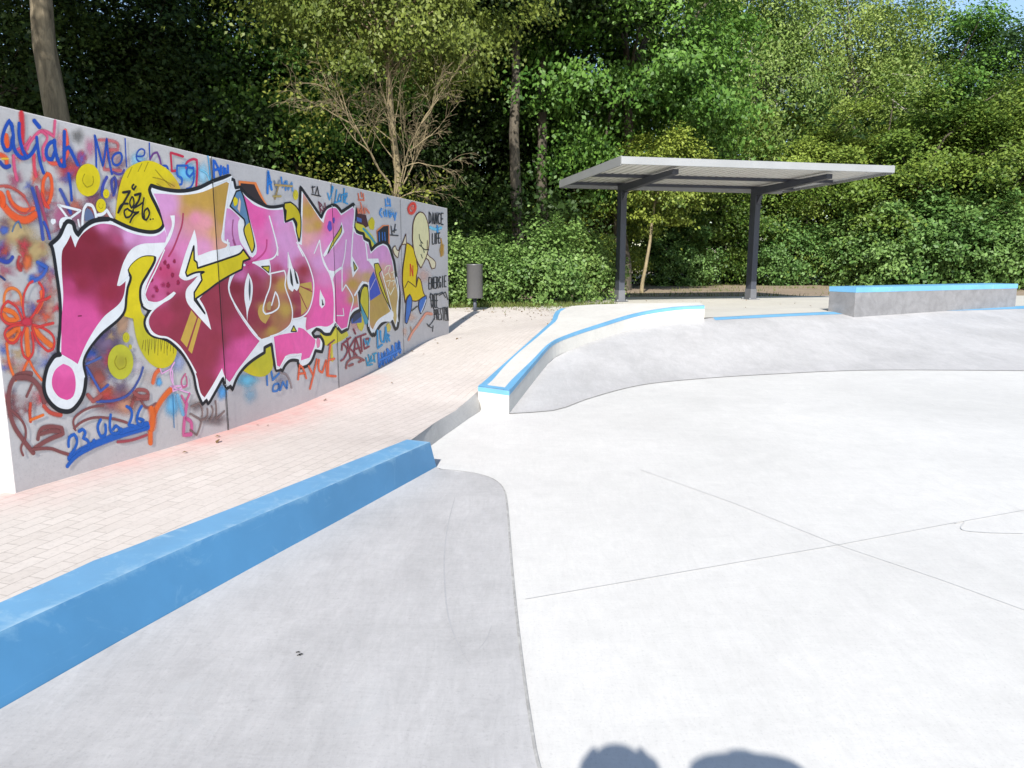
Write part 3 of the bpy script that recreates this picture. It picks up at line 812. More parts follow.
# --- left-hand tags
d = Dec('spray_tag', 'red and pink under-strokes')
d.stroke(A((168, 110), (175, 230), (175, 380), (200, 440)), 6, RED, .5, .95).stroke(A((437, 170), (428, 290), (330, 250), (250, 320), (215, 390)), 3.4, PINKR, .5, .9)
d.stroke(A((330, 250), (375, 300), (340, 390), (350, 480)), 3.4, PINKR, .5, .8).stroke(A((105, 450), (115, 560), (132, 635)), 4, PINKR, .5, .9).stroke(A((268, 440), (272, 540), (285, 605)), 4.2, (215, 70, 90), .5, .9)
d.stroke(A((520, 245), (535, 330), (530, 450), (430, 510), (370, 460)), 4, (228, 90, 70), .5, .85).stroke(A((45, 290), (55, 370)), 6, ORANGE, .4, .9).stroke(A((0, 440), (45, 465), (50, 500)), 5, (230, 90, 50), .5, .9)
d.stroke(A((15, 470), (60, 470)), 2, (235, 190, 60), .5, .8).stroke(A((130, 400), (200, 360), (240, 300)), 3, PINKR, .5, .7)
d.build()
d = Dec('spray_tag', 'thick blue handwritten tag')
w = 3.9
d.stroke(A((95, 215), (70, 165), (32, 240), (14, 330), (38, 400), (75, 395), (98, 300)), w, BLUE, .22).stroke(A((88, 190), (104, 290), (106, 370), (140, 440), (190, 465), (245, 435), (290, 360)), w, BLUE, .22)
d.stroke(A((150, 190), (152, 290), (175, 390), (205, 450)), w, BLUE, .22).stroke(A((290, 300), (305, 420), (322, 510), (345, 582)), w * .9, BLUE, .22).stroke(A((272, 168), (310, 215)), w * 1.1, BLUE, .22)
d.stroke(A((432, 335), (395, 345), (368, 400), (378, 465), (415, 475), (440, 400)), w, BLUE, .22).stroke(A((432, 325), (445, 430), (480, 520), (512, 525)), w, BLUE, .22)
d.stroke(A((512, 255), (510, 400), (510, 530)), w, BLUE, .22).stroke(A((515, 400), (545, 375), (580, 440), (618, 518)), w * .9, BLUE, .22).stroke(A((0, 500), (35, 535), (70, 530)), 4, (40, 70, 160), .3)
d.build()
d = Dec('spray_tag', 'thin blue handwriting under the wall top')
d.stroke(A((795, 320), (930, 342), (938, 400), (850, 420), (830, 555), (960, 565)), 3.6, (196, 96, 100), .5, .7)
d.stroke(A((755, 285), (765, 420), (768, 548)), 2.3, BLUE).stroke(A((757, 290), (790, 410), (820, 530), (838, 420), (850, 310), (865, 450), (892, 590)), 2.5, BLUE)
d.stroke(A((935, 425), (900, 455), (905, 510), (940, 520), (970, 480), (965, 430)), 2.2, BLUE, closed=True).stroke(A((900, 575), (960, 595), (990, 560)), 2.0, (80, 70, 150), .4)
d.stroke(B((198, 70), (203, 180), (210, 295)), 1.4, BLUE).stroke(B((295, 210), (345, 205), (355, 165), (325, 152), (293, 185), (295, 240), (330, 255)), 1.5, BLUE)
d.stroke(B((392, 105), (394, 180), (398, 240)), 1.5, BLUE).stroke(B((398, 235), (425, 190), (455, 180), (475, 230), (485, 280)), 2.0, (110, 60, 130)).stroke(B((490, 290), (530, 290), (540, 320)), 2, BLUE, .4)
d.stroke(B((860, 210), (872, 300), (880, 400)), 1.4, (60, 150, 200), .4).stroke(B((800, 320), (850, 350), (870, 400)), 2, (120, 190, 220), .5, .8)
d.build()
d = Dec('spray_tag', 'red and blue number tag')
d.stroke(B((660, 212), (610, 195), (562, 182), (568, 260), (572, 330), (605, 325)), 2.2, (190, 40, 70)).stroke(B((690, 310), (690, 265), (735, 235), (772, 240), (775, 330), (768, 455)), 2.3, (190, 40, 80))
d.stroke(B((695, 285), (615, 285), (618, 365), (650, 385), (650, 435), (605, 440)), 2.0, (30, 90, 180)).stroke(B((742, 305), (698, 300), (690, 345), (715, 375), (745, 340)), 2.0, (30, 90, 180)).stroke(B((745, 300), (748, 400), (725, 455), (690, 470)), 1.8, (30, 90, 180))
d.build()
d = Dec('spray_tag', 'blue block tag on the wall top')
for a in (((905, 245), (910, 380)), ((915, 250), (940, 300), (960, 360)), ((918, 320), (950, 310)), ((965, 290), (968, 350)), ((985, 300), (988, 350)), ((1000, 310), (1005, 345)), ((1020, 285), (1022, 340))): d.stroke(B(*a), 2.4, (30, 100, 200), .35)
d.build()
d = Dec('spray_tag', 'orange loops at the left end')
d.stroke(Cc((-20, 40), (30, 130), (110, 210), (200, 240), (275, 200)), 7, ORANGE, .35, .95).stroke(Cc((60, 20), (100, 110), (180, 160), (260, 150)), 4.5, ORANGE, .45, .9).stroke(Cc((40, -20), (110, -10), (190, 60), (240, 150), (190, 190), (110, 150), (70, 90)), 1.8, (190, 80, 80), .5, .8)
d.stroke(A((0, 690), (60, 690), (140, 730), (190, 768)), 3, (190, 85, 75), .5, .8).stroke(Cc((0, 30), (20, 60), (20, 120)), 6, (235, 90, 40), .4)
d.stroke(A((375, 590), (345, 650), (340, 760), (362, 850), (395, 800), (412, 700), (400, 610)), 3.8, ORANGE, .35, closed=True).stroke(Cc((330, 30), (350, 90), (385, 140)), 3, (215, 70, 60), .5)
d.build()
d = Dec('spray_tag', 'crossing blue and red diagonals')
d.stroke(Cc((255, -10), (290, 110), (320, 240), (340, 390)), 4.2, (60, 80, 160), .4, .95).stroke(Cc((290, -20), (330, 130), (365, 260), (392, 385)), 4, (165, 70, 100), .5, .85).stroke(Cc((350, 260), (380, 330), (395, 390)), 3, (50, 80, 170), .5)
d.stroke(A((545, 590), (560, 680), (570, 800)), 3, BLUE, .4).stroke(A((480, 720), (520, 800), (560, 900)), 4, (60, 80, 160), .5, .9).stroke(A((850, 620), (820, 690), (815, 760)), 3.4, (60, 70, 160), .4).stroke(A((900, 740), (890, 650), (915, 620), (925, 680), (905, 760)), 3, (60, 70, 150), .4)
d.stroke(Cc((95, 330), (120, 270), (145, 250), (165, 300)), 2, (70, 110, 150), .5, .8).stroke(Cc((0, 690), (35, 718)), 2, (30, 60, 120), .4).stroke(Cc((150, 540), (140, 600), (160, 640)), 4, (180, 60, 60), .6, .8)
d.stroke(Cc((250, 730), (330, 690), (370, 620), (300, 580)), 4, (60, 100, 185), .6, .85).stroke(Cc((0, 560), (60, 575), (95, 540)), 4, (50, 70, 160), .5)
d.build()
d = Dec('painted_flower', 'red and orange sprayed flower')
for a, w, c in ((((30, 300), (40, 180), (90, 145), (150, 180), (175, 290)), 3, (228, 120, 50)), (((40, 320), (100, 340), (140, 390), (70, 400), (30, 360)), 5, (232, 110, 40)), (((60, 520), (120, 480), (150, 470), (120, 560), (70, 570)), 5, (230, 110, 45)),
                (((210, 480), (215, 600), (225, 690)), 6, (230, 110, 45)), (((270, 470), (330, 540), (400, 600)), 6, (230, 110, 45)), (((330, 180), (330, 250), (290, 330)), 5, (228, 100, 55)),
                (((50, 590), (70, 740), (120, 880)), 3, (232, 110, 45)), (((225, 720), (190, 790), (170, 870)), 3, (230, 100, 45)), (((235, 730), (270, 800), (330, 880)), 2.6, (230, 100, 45))): d.stroke(E_(*a), w, c, .4, .92)
for a in (((200, 410), (180, 300), (190, 190), (225, 115), (255, 92)), ((310, 100), (345, 170), (325, 260), (270, 350), (225, 410)), ((180, 410), (130, 300), (60, 250), (15, 300), (10, 380), (60, 430), (160, 420)), ((180, 440), (90, 450), (35, 500), (60, 570), (110, 580), (165, 500)),
          ((200, 450), (168, 560), (185, 680), (225, 715), (262, 650), (250, 500)), ((255, 460), (300, 570), (380, 650), (425, 620), (420, 530), (350, 470), (260, 440)), ((300, 250), (370, 230), (395, 215)), ((290, 460), (360, 440), (420, 425))): d.stroke(E_(*a), 2.6, (208, 60, 58), .35, .95)
d.blob(E_((210, 415))[0], 8, 6, (200, 55, 75), .95, .6)
d.build()
d = Dec('spray_tag', 'brown looping scrawl')
d.stroke(G_((240, 110), (130, 130), (75, 220), (68, 380), (110, 530), (190, 650), (260, 740)), 5, BROWN, .3, .95).stroke(G_((140, 140), (240, 150), (310, 220), (350, 330)), 6, BROWN, .4, .9).stroke(G_((210, 290), (250, 200)), 3, BROWN, .4)
d.stroke(G_((80, 400), (150, 460), (195, 530), (200, 620), (165, 700), (180, 760)), 2.6, BROWN, .3).stroke(G_((240, 350), (235, 420), (240, 490)), 3.4, (200, 70, 45), .4).stroke(G_((240, 480), (290, 460), (340, 440)), 2.6, (228, 110, 40), .4).stroke(G_((350, 370), (400, 420), (480, 440)), 4, (190, 75, 60), .5)
d.stroke(G_((300, 630), (340, 545), (490, 545), (500, 590), (380, 640), (275, 705)), 4.4, BROWN, .35).stroke(G_((330, 590), (400, 570), (460, 570)), 4.5, BROWN, .4, .85).stroke(G_((260, 715), (400, 708), (480, 735), (560, 760)), 3, BROWN, .35)
d.stroke(G_((600, 560), (585, 480), (640, 420), (720, 380), (820, 365)), 2.4, BROWN, .35).stroke(G_((590, 545), (660, 490), (760, 460), (900, 470), (1010, 500)), 2.4, BROWN, .35).stroke(H_((240, 390), (290, 240), (370, 250), (380, 310), (270, 310)), 3.4, (150, 80, 78), .4).stroke(H_((270, 260), (310, 290), (370, 290)), 4, (150, 80, 78), .4)
d.stroke(H_((140, 655), (250, 640), (370, 600)), 2.6, (160, 70, 80), .5).stroke(H_((330, 330), (370, 380), (440, 350)), 3, BROWN, .5, .8).stroke(G_((700, 280), (740, 330), (800, 290)), 4, (165, 85, 80), .5)
d.build()
d = Dec('spray_tag', 'blue lines round the lower yellow disc')
d.stroke(G_((690, 60), (730, 130), (770, 200), (800, 250), (860, 200)), 2.6, (60, 90, 165), .4).stroke(G_((770, 335), (880, 330), (1010, 285)), 1.6, (60, 90, 165), .4).stroke(H_((0, 330), (130, 320), (230, 270), (310, 150), (340, 60)), 2.4, (60, 80, 150), .4)
d.stroke(G_((690, 30), (760, 0), (800, -20)), 2.4, (70, 95, 160), .4)
d.build()
d = Dec('spray_tag', 'orange drip beside the date')
d.stroke(H_((560, 240), (520, 280), (470, 350), (430, 430), (405, 520), (400, 660)), 5.5, (222, 105, 45), .35).stroke(H_((410, 400), (420, 470), (410, 540)), 8, (222, 105, 45), .5, .9).stroke(H_((420, 180), (440, 110), (470, 80)), 4, (222, 105, 60), .4)
d.build()
d = Dec('spray_tag', 'blue date 23.06.26')
DB = (30, 92, 180)
d.stroke([(70, 458), (84, 449), (100, 442), (122, 434), (146, 427)], 6.5, DB, .25).stroke([(67, 466), (76, 456), (90, 448)], 4, DB, .3).stroke([(120, 432), (146, 424)], 5, DB, .3)
d.stroke(G_((545, 690), (552, 620), (590, 595), (612, 640), (598, 700), (560, 755)), 3.2, DB).stroke(G_((630, 570), (655, 555), (678, 580), (660, 625), (700, 650), (705, 700), (660, 715)), 3.2, DB).blob(G_((748, 650))[0], 2.2, 3.2, DB, 1, .3)
d.stroke(G_((800, 480), (778, 540), (800, 610), (835, 600), (840, 520)), 3.2, DB).stroke(G_((882, 440), (875, 520), (890, 580), (935, 585), (955, 550), (925, 525), (900, 555)), 3.0, DB).blob(H_((165, 560))[0], 2, 3, DB, 1, .3)
d.stroke(H_((212, 372), (245, 400), (250, 450), (225, 520), (260, 525)), 3, DB).stroke(H_((328, 372), (300, 430), (295, 500), (330, 520), (345, 480), (310, 470)), 3, DB)
d.build()
d = Dec('spray_tag', 'pink scribble')
for a, w, c in ((((475, 60), (490, 110), (560, 70), (575, 90), (580, 250), (700, 205), (560, 210), (640, 240), (715, 265)), 1.3, (230, 170, 215)), (((590, 20), (560, 90), (575, 180)), 1.6, (225, 170, 215)), (((680, 110), (648, 170), (660, 220), (690, 200), (685, 130)), 1.6, (190, 90, 130)), (((650, 285), (680, 350), (712, 270)), 2.2, (200, 90, 140)), (((690, 350), (670, 500), (665, 600), (725, 595), (725, 500), (690, 470)), 3.6, (200, 95, 145))): d.stroke(H_(*a), w, c, .4)
d.stroke(H_((580, 280), (585, 420), (590, 540)), 1, (50, 120, 170), .4).stroke(H_((620, 290), (660, 430)), 5, (110, 180, 220), .7, .7)
d.build()
d = Dec('spray_tag', 'grey brown scrawl under the lettering')
for a in (((730, 370), (790, 345), (815, 400), (800, 520), (770, 600), (720, 560)), ((800, 480), (850, 455), (855, 390)), ((920, 330), (928, 400), (925, 460)), ((880, 470), (900, 410), (890, 370)), ((930, 470), (990, 410)), ((720, 430), (790, 470))): d.stroke(H_(*a), 2.2, (125, 105, 102), .6, .8)
d.build()
d = Dec('spray_tag', 'small blue letters below the lettering')
for a in (((450, 480), (455, 600)), ((485, 480), (500, 560)), ((500, 560), (590, 465)), ((545, 590), (510, 600), (500, 650), (540, 640), (548, 590), (555, 640)), ((560, 640), (580, 575), (612, 630), (615, 570))): d.stroke(K_(*a), 2, (60, 120, 190), .4)
d.stroke(K_((560, 500), (610, 520), (650, 620)), 2.4, (150, 135, 135), .5, .7)
d.build()
d = Dec('spray_tag', 'white arrow strokes above the big lettering')
d.stroke(Cc((460, 120), (640, 165), (545, 235), (460, 120)), 2.3, WHITE, .2, sharp=60).stroke(Cc((485, 290), (490, 245), (550, 235)), 4.5, WHITE, .2).stroke(Cc((655, 280), (665, 160), (690, 115), (735, 130), (765, 220)), 3, WHITE, .2)
d.poly(Cc((675, 250), (672, 180), (690, 145), (725, 165), (750, 225)), (95, 110, 145)).stroke(Cc((780, 200), (820, 190), (850, 160), (890, 225)), 3, WHITE, .2).blob(Cc((420, 252))[0], 3, 3.3, WHITE, 1, .25).stroke(Cc((620, 240), (630, 290)), 2, WHITE, .3)
d.build()

# --- yellow discs and swooshes
d = Dec('painted_disc', 'yellow discs and swooshes behind the lettering')
def disc(c, rx, ry, col, col2, wd=1.6):
    pts = [(c[0] + rx * math.cos(t * math.pi / 8), c[1] + ry * math.sin(t * math.pi / 8)) for t in range(16)]
    d.poly(pts, [(c[0], c[1], col2, rx * .7), (c[0] + rx, c[1], col, rx), (c[0] - rx, c[1], col, rx), (c[0], c[1] - ry, col, rx), (c[0], c[1] + ry, col, rx)])
    d.stroke([(c[0] + rx * .45 * math.cos(t), c[1] + ry * .45 * math.sin(t)) for t in (-.5, .6, 1.8, 3.0, 4.0)], wd, (170, 155, 20), .5, .5)
disc(A((700, 640))[0], 12.2, 16.5, YEL, (200, 182, 16)); disc(Cc((803, 125))[0], 5, 7, YEL, YEL, .8); disc(Cc((845, 30))[0], 3.2, 4.6, YEL, YEL, .5)
disc(F_((160, 655))[0], 12.8, 17.5, (188, 186, 50), (160, 152, 44)); disc(F_((205, 460))[0], 3.5, 5.2, YEL2, YEL2, .5); disc(F_((238, 535))[0], 1.6, 2.6, YEL2, YEL2, .3); disc(I_((682, 280))[0], 2.6, 5.2, (205, 190, 50), (205, 190, 50), .4)
big = B((118, 720), (125, 620), (150, 460), (200, 330), (280, 270), (390, 245), (500, 290), (570, 350), (640, 480), (600, 620), (520, 800), (300, 790))
d.poly(big, [(150, 160 + 10, YEL, 30), (120, 205, (214, 190, 20), 20), (160, 182, (196, 168, 40), 8), (172, 186, (190, 150, 60), 6), (150, 225, YEL, 20)])
for a in (((440, 320), (500, 390), (560, 450)), ((420, 380), (500, 400), (590, 450)), ((330, 270), (300, 330)), ((250, 300), (215, 380)), ((450, 430), (520, 470)), ((380, 260), (350, 330))): d.stroke(B(*a), 1.3, (150, 130, 30), .6, .5)
d.poly(D_((250, 500), (340, 440), (435, 440), (430, 500), (370, 620), (330, 700), (320, 800), (330, 900), (390, 960), (350, 1010), (370, 1060), (420, 1100), (500, 1115), (600, 1180), (608, 1230), (560, 1320), (470, 1345), (380, 1290), (300, 1150), (260, 950), (190, 930), (200, 800), (230, 620), (215, 560)), [(140, 270, YEL, 20), (132, 300, YEL, 14), (145, 345, YEL2, 16), (160, 355, (206, 190, 30), 14)])
for i in range(15):
    x = 143 + i * 2.1; d.stroke([(x, 338 + abs(i - 6) * .4), (x - 1.5 + (i % 3), 349 + (i % 4) * 2)], 1.0, (140, 128, 40), .6, .6)
d.poly(K_((255, 480), (300, 435), (435, 345), (440, 295), (490, 275), (500, 420), (490, 480), (430, 530), (340, 525)), [(262, 360, YEL2, 20), (250, 372, (206, 190, 30), 10)])
d.poly(N_((0, 260), (30, 170), (100, 160), (215, 255), (225, 285), (150, 335), (60, 365), (10, 350)), [(330, 338, (206, 192, 50), 8), (345, 335, (200, 190, 60), 8)]).stroke(N_((85, 340), (90, 430), (95, 480)), 3.6, (206, 192, 60), .5, .9)
d.poly(N_((285, 120), (330, 110), (350, 200), (330, 250), (300, 220)), (205, 190, 60)).blob(N_((545, 220))[0], 3, 6, (210, 190, 80), .9, .5)
d.build()

# --- the big lettering
W = [(50, 244), (58.7, 236), (66, 221), (72.5, 223), (74.4, 230), (77.5, 235.5), (82.5, 227.5), (92.5, 221), (107.5, 219), (113.7, 220.6), (127.5, 227), (140, 230.8), (152.5, 232), (160, 229), (162.8, 223), (156.5, 207.5), (148.7, 191), (150.6, 185), (162.5, 189), (180, 191), (197.5, 188), (212.5, 181), (229.5, 175.4), (230.5, 179), (233.5, 180), (235, 188),
     (239.5, 187), (241.5, 189.5), (247.5, 196), (260, 203.7), (270, 207), (283, 205.4), (284, 210), (285, 221.5), (292.5, 218), (295.6, 225), (298.5, 241), (300, 187), (305, 194), (321, 217.5), (325, 209), (331, 205.5), (335.5, 205.6), (341, 212), (353, 204), (355.6, 212.5), (353.7, 225), (356, 231), (363, 233.7), (364, 238.5), (369, 241), (371, 250), (376, 245), (382.5, 242), (388, 245), (392.5, 257.5),
     (393.8, 262), (396, 277.5), (399, 292), (399, 310), (397.3, 327), (395, 329.5), (392, 321.5), (387.5, 320.5), (380, 325.5), (374, 336), (372.7, 333.5), (371.8, 336), (368, 328), (367.6, 305), (368, 290), (366, 285.6), (362.5, 284), (358.8, 290), (359, 297), (360, 310), (354, 313), (351, 317), (349, 321), (347.5, 329), (341, 332.5), (335, 325), (330, 334), (324, 334), (320, 330.5), (316, 329), (312, 333), (314, 337), (320, 336.5), (323, 343), (321.5, 352), (315, 350.6), (309, 364), (299, 368.2), (297.5, 360.6), (290, 360.6), (285, 365), (282, 371), (280, 369.5), (276, 370.6), (274, 364), (271, 344), (264, 347.5), (264, 352.5), (247.5, 364), (237.5, 376), (232, 390), (230, 386), (227, 388.5), (224, 384), (222.5, 378), (210, 400.6), (207.5, 404), (206, 400), (202, 404.5), (196, 390), (192.5, 373.5),
     (182.5, 355), (170, 342.5), (161, 338), (152.5, 336), (146, 330), (144, 321), (149, 311), (153, 309), (146, 309), (141, 304), (139.5, 292.5), (141, 284.5), (147, 274), (154, 261), (154, 255), (141, 255.6), (131, 262.5), (127, 270), (130, 277.5), (127, 288), (126, 295), (122.5, 314), (100, 335), (87.5, 351), (83, 363), (85.6, 379), (82.5, 395), (75, 407.5), (67.5, 412), (56, 409), (46, 397.5), (43, 385), (46, 369), (50, 361), (54, 356), (59, 354.5), (57.5, 350), (60, 320), (59, 295), (56, 272), (52.5, 250)]
mural = empty('mural_lettering', (0, 0, 0)); mural.parent = wall
# black 3D blocks behind
d = Dec('letter_shadow')
d.poly(I_((225, 165), (365, 178), (438, 335), (470, 375), (380, 350), (300, 290), (230, 230)), (238, 130, 70), sharp=30)
d.poly(I_((240, 185), (350, 195), (430, 340), (500, 385), (400, 365), (300, 300), (240, 240)), (52, 42, 46), sharp=30)
d.poly(L_((285, 345), (365, 360), (385, 450), (340, 470), (290, 420)), (75, 40, 50), sharp=30).poly(L_((290, 375), (330, 390), (330, 420), (292, 410)), (70, 100, 170), sharp=30)
d.poly(L_((275, 420), (340, 440), (420, 530), (440, 570), (410, 630), (350, 520), (280, 470)), (206, 196, 60), sharp=30).stroke(L_((345, 470), (390, 520), (440, 590)), 2.6, (70, 150, 170), .3)
d.blob(L_((410, 430))[0], 3.6, 7, (205, 190, 40), 1, .25)
d.poly(L_((448, 485), (500, 440), (550, 440), (555, 590), (460, 590)), (226, 130, 80), sharp=30).poly(L_((455, 492), (505, 450), (545, 445), (545, 600), (460, 590)), (34, 38, 52), sharp=30)
for x in (470, 495, 515): d.stroke(L_((x, 500), (x + 4, 580)), 1.2, (50, 110, 190), .3)
d.poly(M_((245, 620), (290, 590), (330, 600), (330, 660), (250, 670)), (60, 90, 160), sharp=30)
d.poly(M_((320, 500), (350, 540), (385, 640), (360, 680), (330, 590)), (70, 150, 180)).poly(M_((255, 600), (320, 570), (330, 610), (260, 665)), (50, 60, 90), sharp=30)
d.build(mural)
d = Dec('letter_outline'); d.poly(W, WHITE); d.outline(W, 3.2, BLACK, soft=.15)
# heavier black on the near side
d.stroke([(50, 244), (52.5, 252), (56, 275), (59, 297), (59.8, 320), (57.5, 350), (58.5, 355)], 4.2, BLACK, .15).stroke([(59, 354.5), (54, 356), (50, 361), (46, 369), (43.2, 385), (46, 397.5), (56, 408.7), (67.5, 411.5), (75, 407), (82.5, 395), (85.2, 379)], 4.8, BLACK, .15)
d.stroke([(50, 244), (58.7, 236), (66, 222), (72, 223), (74.4, 230), (77.5, 235), (83, 227.5), (93, 221), (107.5, 219)], 4.8, BLACK, .15).stroke([(113.7, 220.6), (127.5, 227), (140, 230.8), (152.5, 232), (160, 229), (162.8, 223), (156.5, 207.5), (149, 191), (150.6, 185.5), (162.5, 189), (180, 191), (197.5, 188), (212.5, 181), (228, 176)], 3.9, BLACK, .15)
d.build(mural)

d = Dec('letter_fill')
L1 = [(61.5, 251), (66, 243), (70, 235), (74.5, 247.5), (80, 236), (90, 227.5), (100, 223.8), (107, 224), (114, 225.5), (129, 232.5), (144, 236), (156, 235.6), (164, 230), (166, 236), (164.5, 242.5), (153, 243.3), (141, 244), (131, 249), (124, 260), (116.3, 285.6), (119, 286), (125, 281), (120.5, 301), (102.5, 317.5), (87.5, 340), (77, 364), (71, 360), (60.5, 354), (61, 320), (62.5, 295), (61, 270)]
d.poly(L1, [(66, 250, MAR, 14), (90, 238, MAR, 12), (75, 262, MAR, 16), (100, 262, MAR, 18), (112, 255, MAR, 14), (118, 240, (170, 70, 110), 8), (102, 226, (206, 110, 160), 7), (128, 237, LIL, 9), (150, 239, LIL, 10), (162, 237, LIL, 8), (80, 282, (140, 36, 60), 14), (108, 292, (146, 38, 62), 14), (70, 286, (190, 66, 120), 10), (66, 310, PINK, 16), (85, 320, PINK, 18), (72, 345, PINK, 18), (105, 308, (165, 50, 85), 9)])
d.poly(G_((500, 30), (570, 70), (600, 180), (580, 290), (530, 320), (460, 290), (410, 200), (430, 90)), [(63, 370, (236, 96, 165), 10), (63, 395, (220, 80, 150), 10), (56, 382, PINK, 8), (70, 385, PINK, 8)])
L2 = [(166, 240), (164.5, 229), (157, 203), (152.8, 193.5), (165, 194), (182.5, 195), (200, 192.5), (214, 187), (226, 181.8), (229.5, 184), (226, 200), (222.5, 230), (222, 240), (227.5, 243), (225, 247.5), (210, 251), (197.5, 256), (195.3, 241), (194, 230), (186, 250), (180, 270), (179, 277.5), (186, 280.5), (198, 275), (193, 281), (186, 289), (185, 297), (188, 305), (199, 317), (210.6, 330), (205, 314), (197.5, 299), (206, 289), (215, 281), (227.5, 272), (229.5, 279), (227.5, 287.5), (228.5, 293), (236, 310), (251, 332.5), (259, 341), (247, 357), (237, 370), (232, 378), (229, 382), (224.5, 377), (221.5, 368), (212, 385), (204, 397.5), (200, 392.5), (196, 376), (187.5, 359), (177.5, 346), (166, 337.5), (155, 334), (149.5, 327.5), (148.5, 319), (154, 310), (164, 302), (172, 293), (165, 298), (156, 302), (147.5, 300.6), (145, 295), (145.5, 286), (155, 265)]
d.poly(L2, [(158, 198, LIL, 12), (168, 205, LIL, 12), (163, 235, LIL, 10), (174, 218, (205, 130, 170), 6), (190, 200, GOLD, 12), (185, 210, (196, 145, 90), 8), (205, 200, GOLD, 14), (222, 195, GOLD, 10), (222, 215, GOLD, 12), (216, 232, (210, 158, 110), 8), (205, 222, (224, 150, 160), 9), (195, 218, (224, 140, 165), 8), (203, 248, (222, 150, 190), 9), (219, 246, (220, 160, 140), 7), (183, 250, (218, 130, 180), 9), (170, 258, (205, 100, 150), 9),
           (165, 272, (190, 66, 110), 9), (155, 285, (200, 86, 140), 8), (172, 282, (180, 70, 110), 8), (160, 298, (200, 90, 140), 6), (165, 318, (160, 50, 80), 10), (178, 305, MAR2, 10), (182, 330, MAR2, 16), (205, 355, MAR2, 20), (205, 300, MAR2, 12), (220, 310, MAR2, 16), (216, 340, MAR2, 14), (203, 385, MAR2, 14), (238, 330, (170, 52, 90), 12), (230, 355, (205, 76, 138), 10), (243, 348, (220, 84, 152), 14), (232, 370, PINK, 14), (222, 290, MAR2, 10)])
R_ = [(225.5, 208), (229.5, 209), (239, 218), (242, 226), (242.5, 243), (249, 256), (252, 257.5), (255.5, 254), (256, 245), (250, 222), (242.5, 194), (247, 199), (254, 205), (262, 208), (270, 210), (282.5, 209.5), (283.5, 223), (291.5, 221.5), (293.5, 229), (297.5, 243.5), (301.3, 245), (302.5, 193), (309, 203), (320.5, 220.5), (323, 223), (326.5, 211), (331, 208), (336, 208.5), (340.6, 215.5), (352.3, 207.5), (354, 213), (352, 226), (354.5, 233), (362, 236), (363, 241), (367.5, 244), (370, 254), (376.5, 248), (382.5, 245), (387, 248), (391, 258.5), (394, 277), (397, 292), (397, 310), (395, 325), (392.5, 317), (391.5, 309), (389, 312), (377.5, 320), (372.5, 329.5), (369.5, 325), (369.3, 300), (369, 287), (366.5, 282.5), (362, 281), (357, 289), (357, 297), (358, 307), (352, 310), (348.5, 318), (346.5, 327), (341, 329), (334.5, 321), (327, 326.5), (318, 326), (306, 330.5), (305, 327), (306, 317.5), (300, 317), (292.5, 319.5), (291, 323), (281, 331), (270, 336), (261, 339), (252, 331), (236, 309), (229.5, 292), (229, 287.5), (231.5, 279), (236.5, 269), (235.5, 262), (230.5, 255), (228.8, 244), (223.8, 240), (224, 230)]
d.poly(R_, [(230, 222, LIL, 10), (230, 240, (205, 140, 190), 10), (240, 252, (200, 120, 180), 8), (247, 264, (185, 60, 115), 6), (240, 275, (205, 110, 165), 6), (247, 205, HOT, 10), (258, 220, HOT, 10), (262, 240, (236, 110, 175), 8), (270, 225, (226, 120, 185), 6), (262, 255, (232, 110, 180), 8), (280, 220, LIL, 9), (285, 240, LIL, 12), (292, 252, LIL, 10), (285, 262, (206, 130, 185), 8), (278, 268, (180, 70, 110), 6), (298, 262, (195, 100, 140), 7),
           (236, 288, MAR, 9), (240, 300, MAR2, 10), (254, 280, (150, 50, 76), 8), (258, 295, MAR2, 10), (262, 272, (180, 84, 130), 6), (252, 315, MAR2, 12), (265, 325, MAR2, 9), (262, 308, GOLD, 5), (274, 280, (150, 66, 60), 6), (282, 285, (185, 146, 66), 8), (286, 310, (182, 150, 70), 9), (276, 318, (160, 110, 70), 7), (270, 330, (176, 140, 66), 7), (268, 312, (150, 80, 66), 6),
           (303, 270, (150, 44, 60), 9), (298, 285, MAR2, 8), (295, 300, MAR2, 8), (296, 314, MAR2, 8), (308, 212, GOLD, 8), (318, 225, GOLD, 7), (308, 228, (200, 160, 100), 6), (306, 240, (224, 160, 160), 8), (314, 250, (220, 150, 190), 8), (318, 262, LIL, 9), (324, 280, (220, 130, 185), 7), (315, 295, (236, 96, 168), 10), (325, 305, HOT, 10), (318, 318, HOT, 10), (331, 300, HOT, 8),
           (333, 215, (242, 104, 172), 8), (327, 226, (240, 100, 168), 7), (330, 240, (226, 130, 190), 8), (338, 255, LIL, 9), (346, 225, LIL, 9), (350, 245, LIL, 10), (334, 262, LIL, 9), (342, 278, (226, 120, 185), 6), (338, 295, (238, 100, 170), 8), (345, 310, HOT, 9), (342, 322, HOT, 8), (358, 255, LIL, 10), (364, 266, LIL, 8), (354, 275, (200, 150, 130), 6), (352, 284, GOLD, 8), (366, 276, (196, 160, 110), 6), (352, 300, (186, 150, 80), 5),
           (380, 255, LIL, 9), (388, 258, (214, 150, 195), 6), (383, 268, (210, 160, 150), 5), (388, 280, (200, 160, 110), 7), (392, 295, (186, 156, 96), 8), (376, 300, (180, 148, 72), 9), (375, 315, (182, 150, 74), 8), (394, 315, (200, 175, 110), 6), (384, 308, (180, 148, 72), 8)])
ARW = [(272.7, 337), (281, 334.5), (297, 332), (297.7, 327.5), (303, 329), (308.5, 334), (315, 340), (314, 346), (309, 357.5), (300.5, 360.5), (300.8, 353.7), (290, 354), (285, 356), (279.5, 367), (276.5, 365.5), (274, 352)]
d.poly(ARW, [(285, 345, (232, 90, 160), 12), (300, 345, (236, 96, 165), 12), (278, 360, (225, 80, 140), 8)], sharp=35)
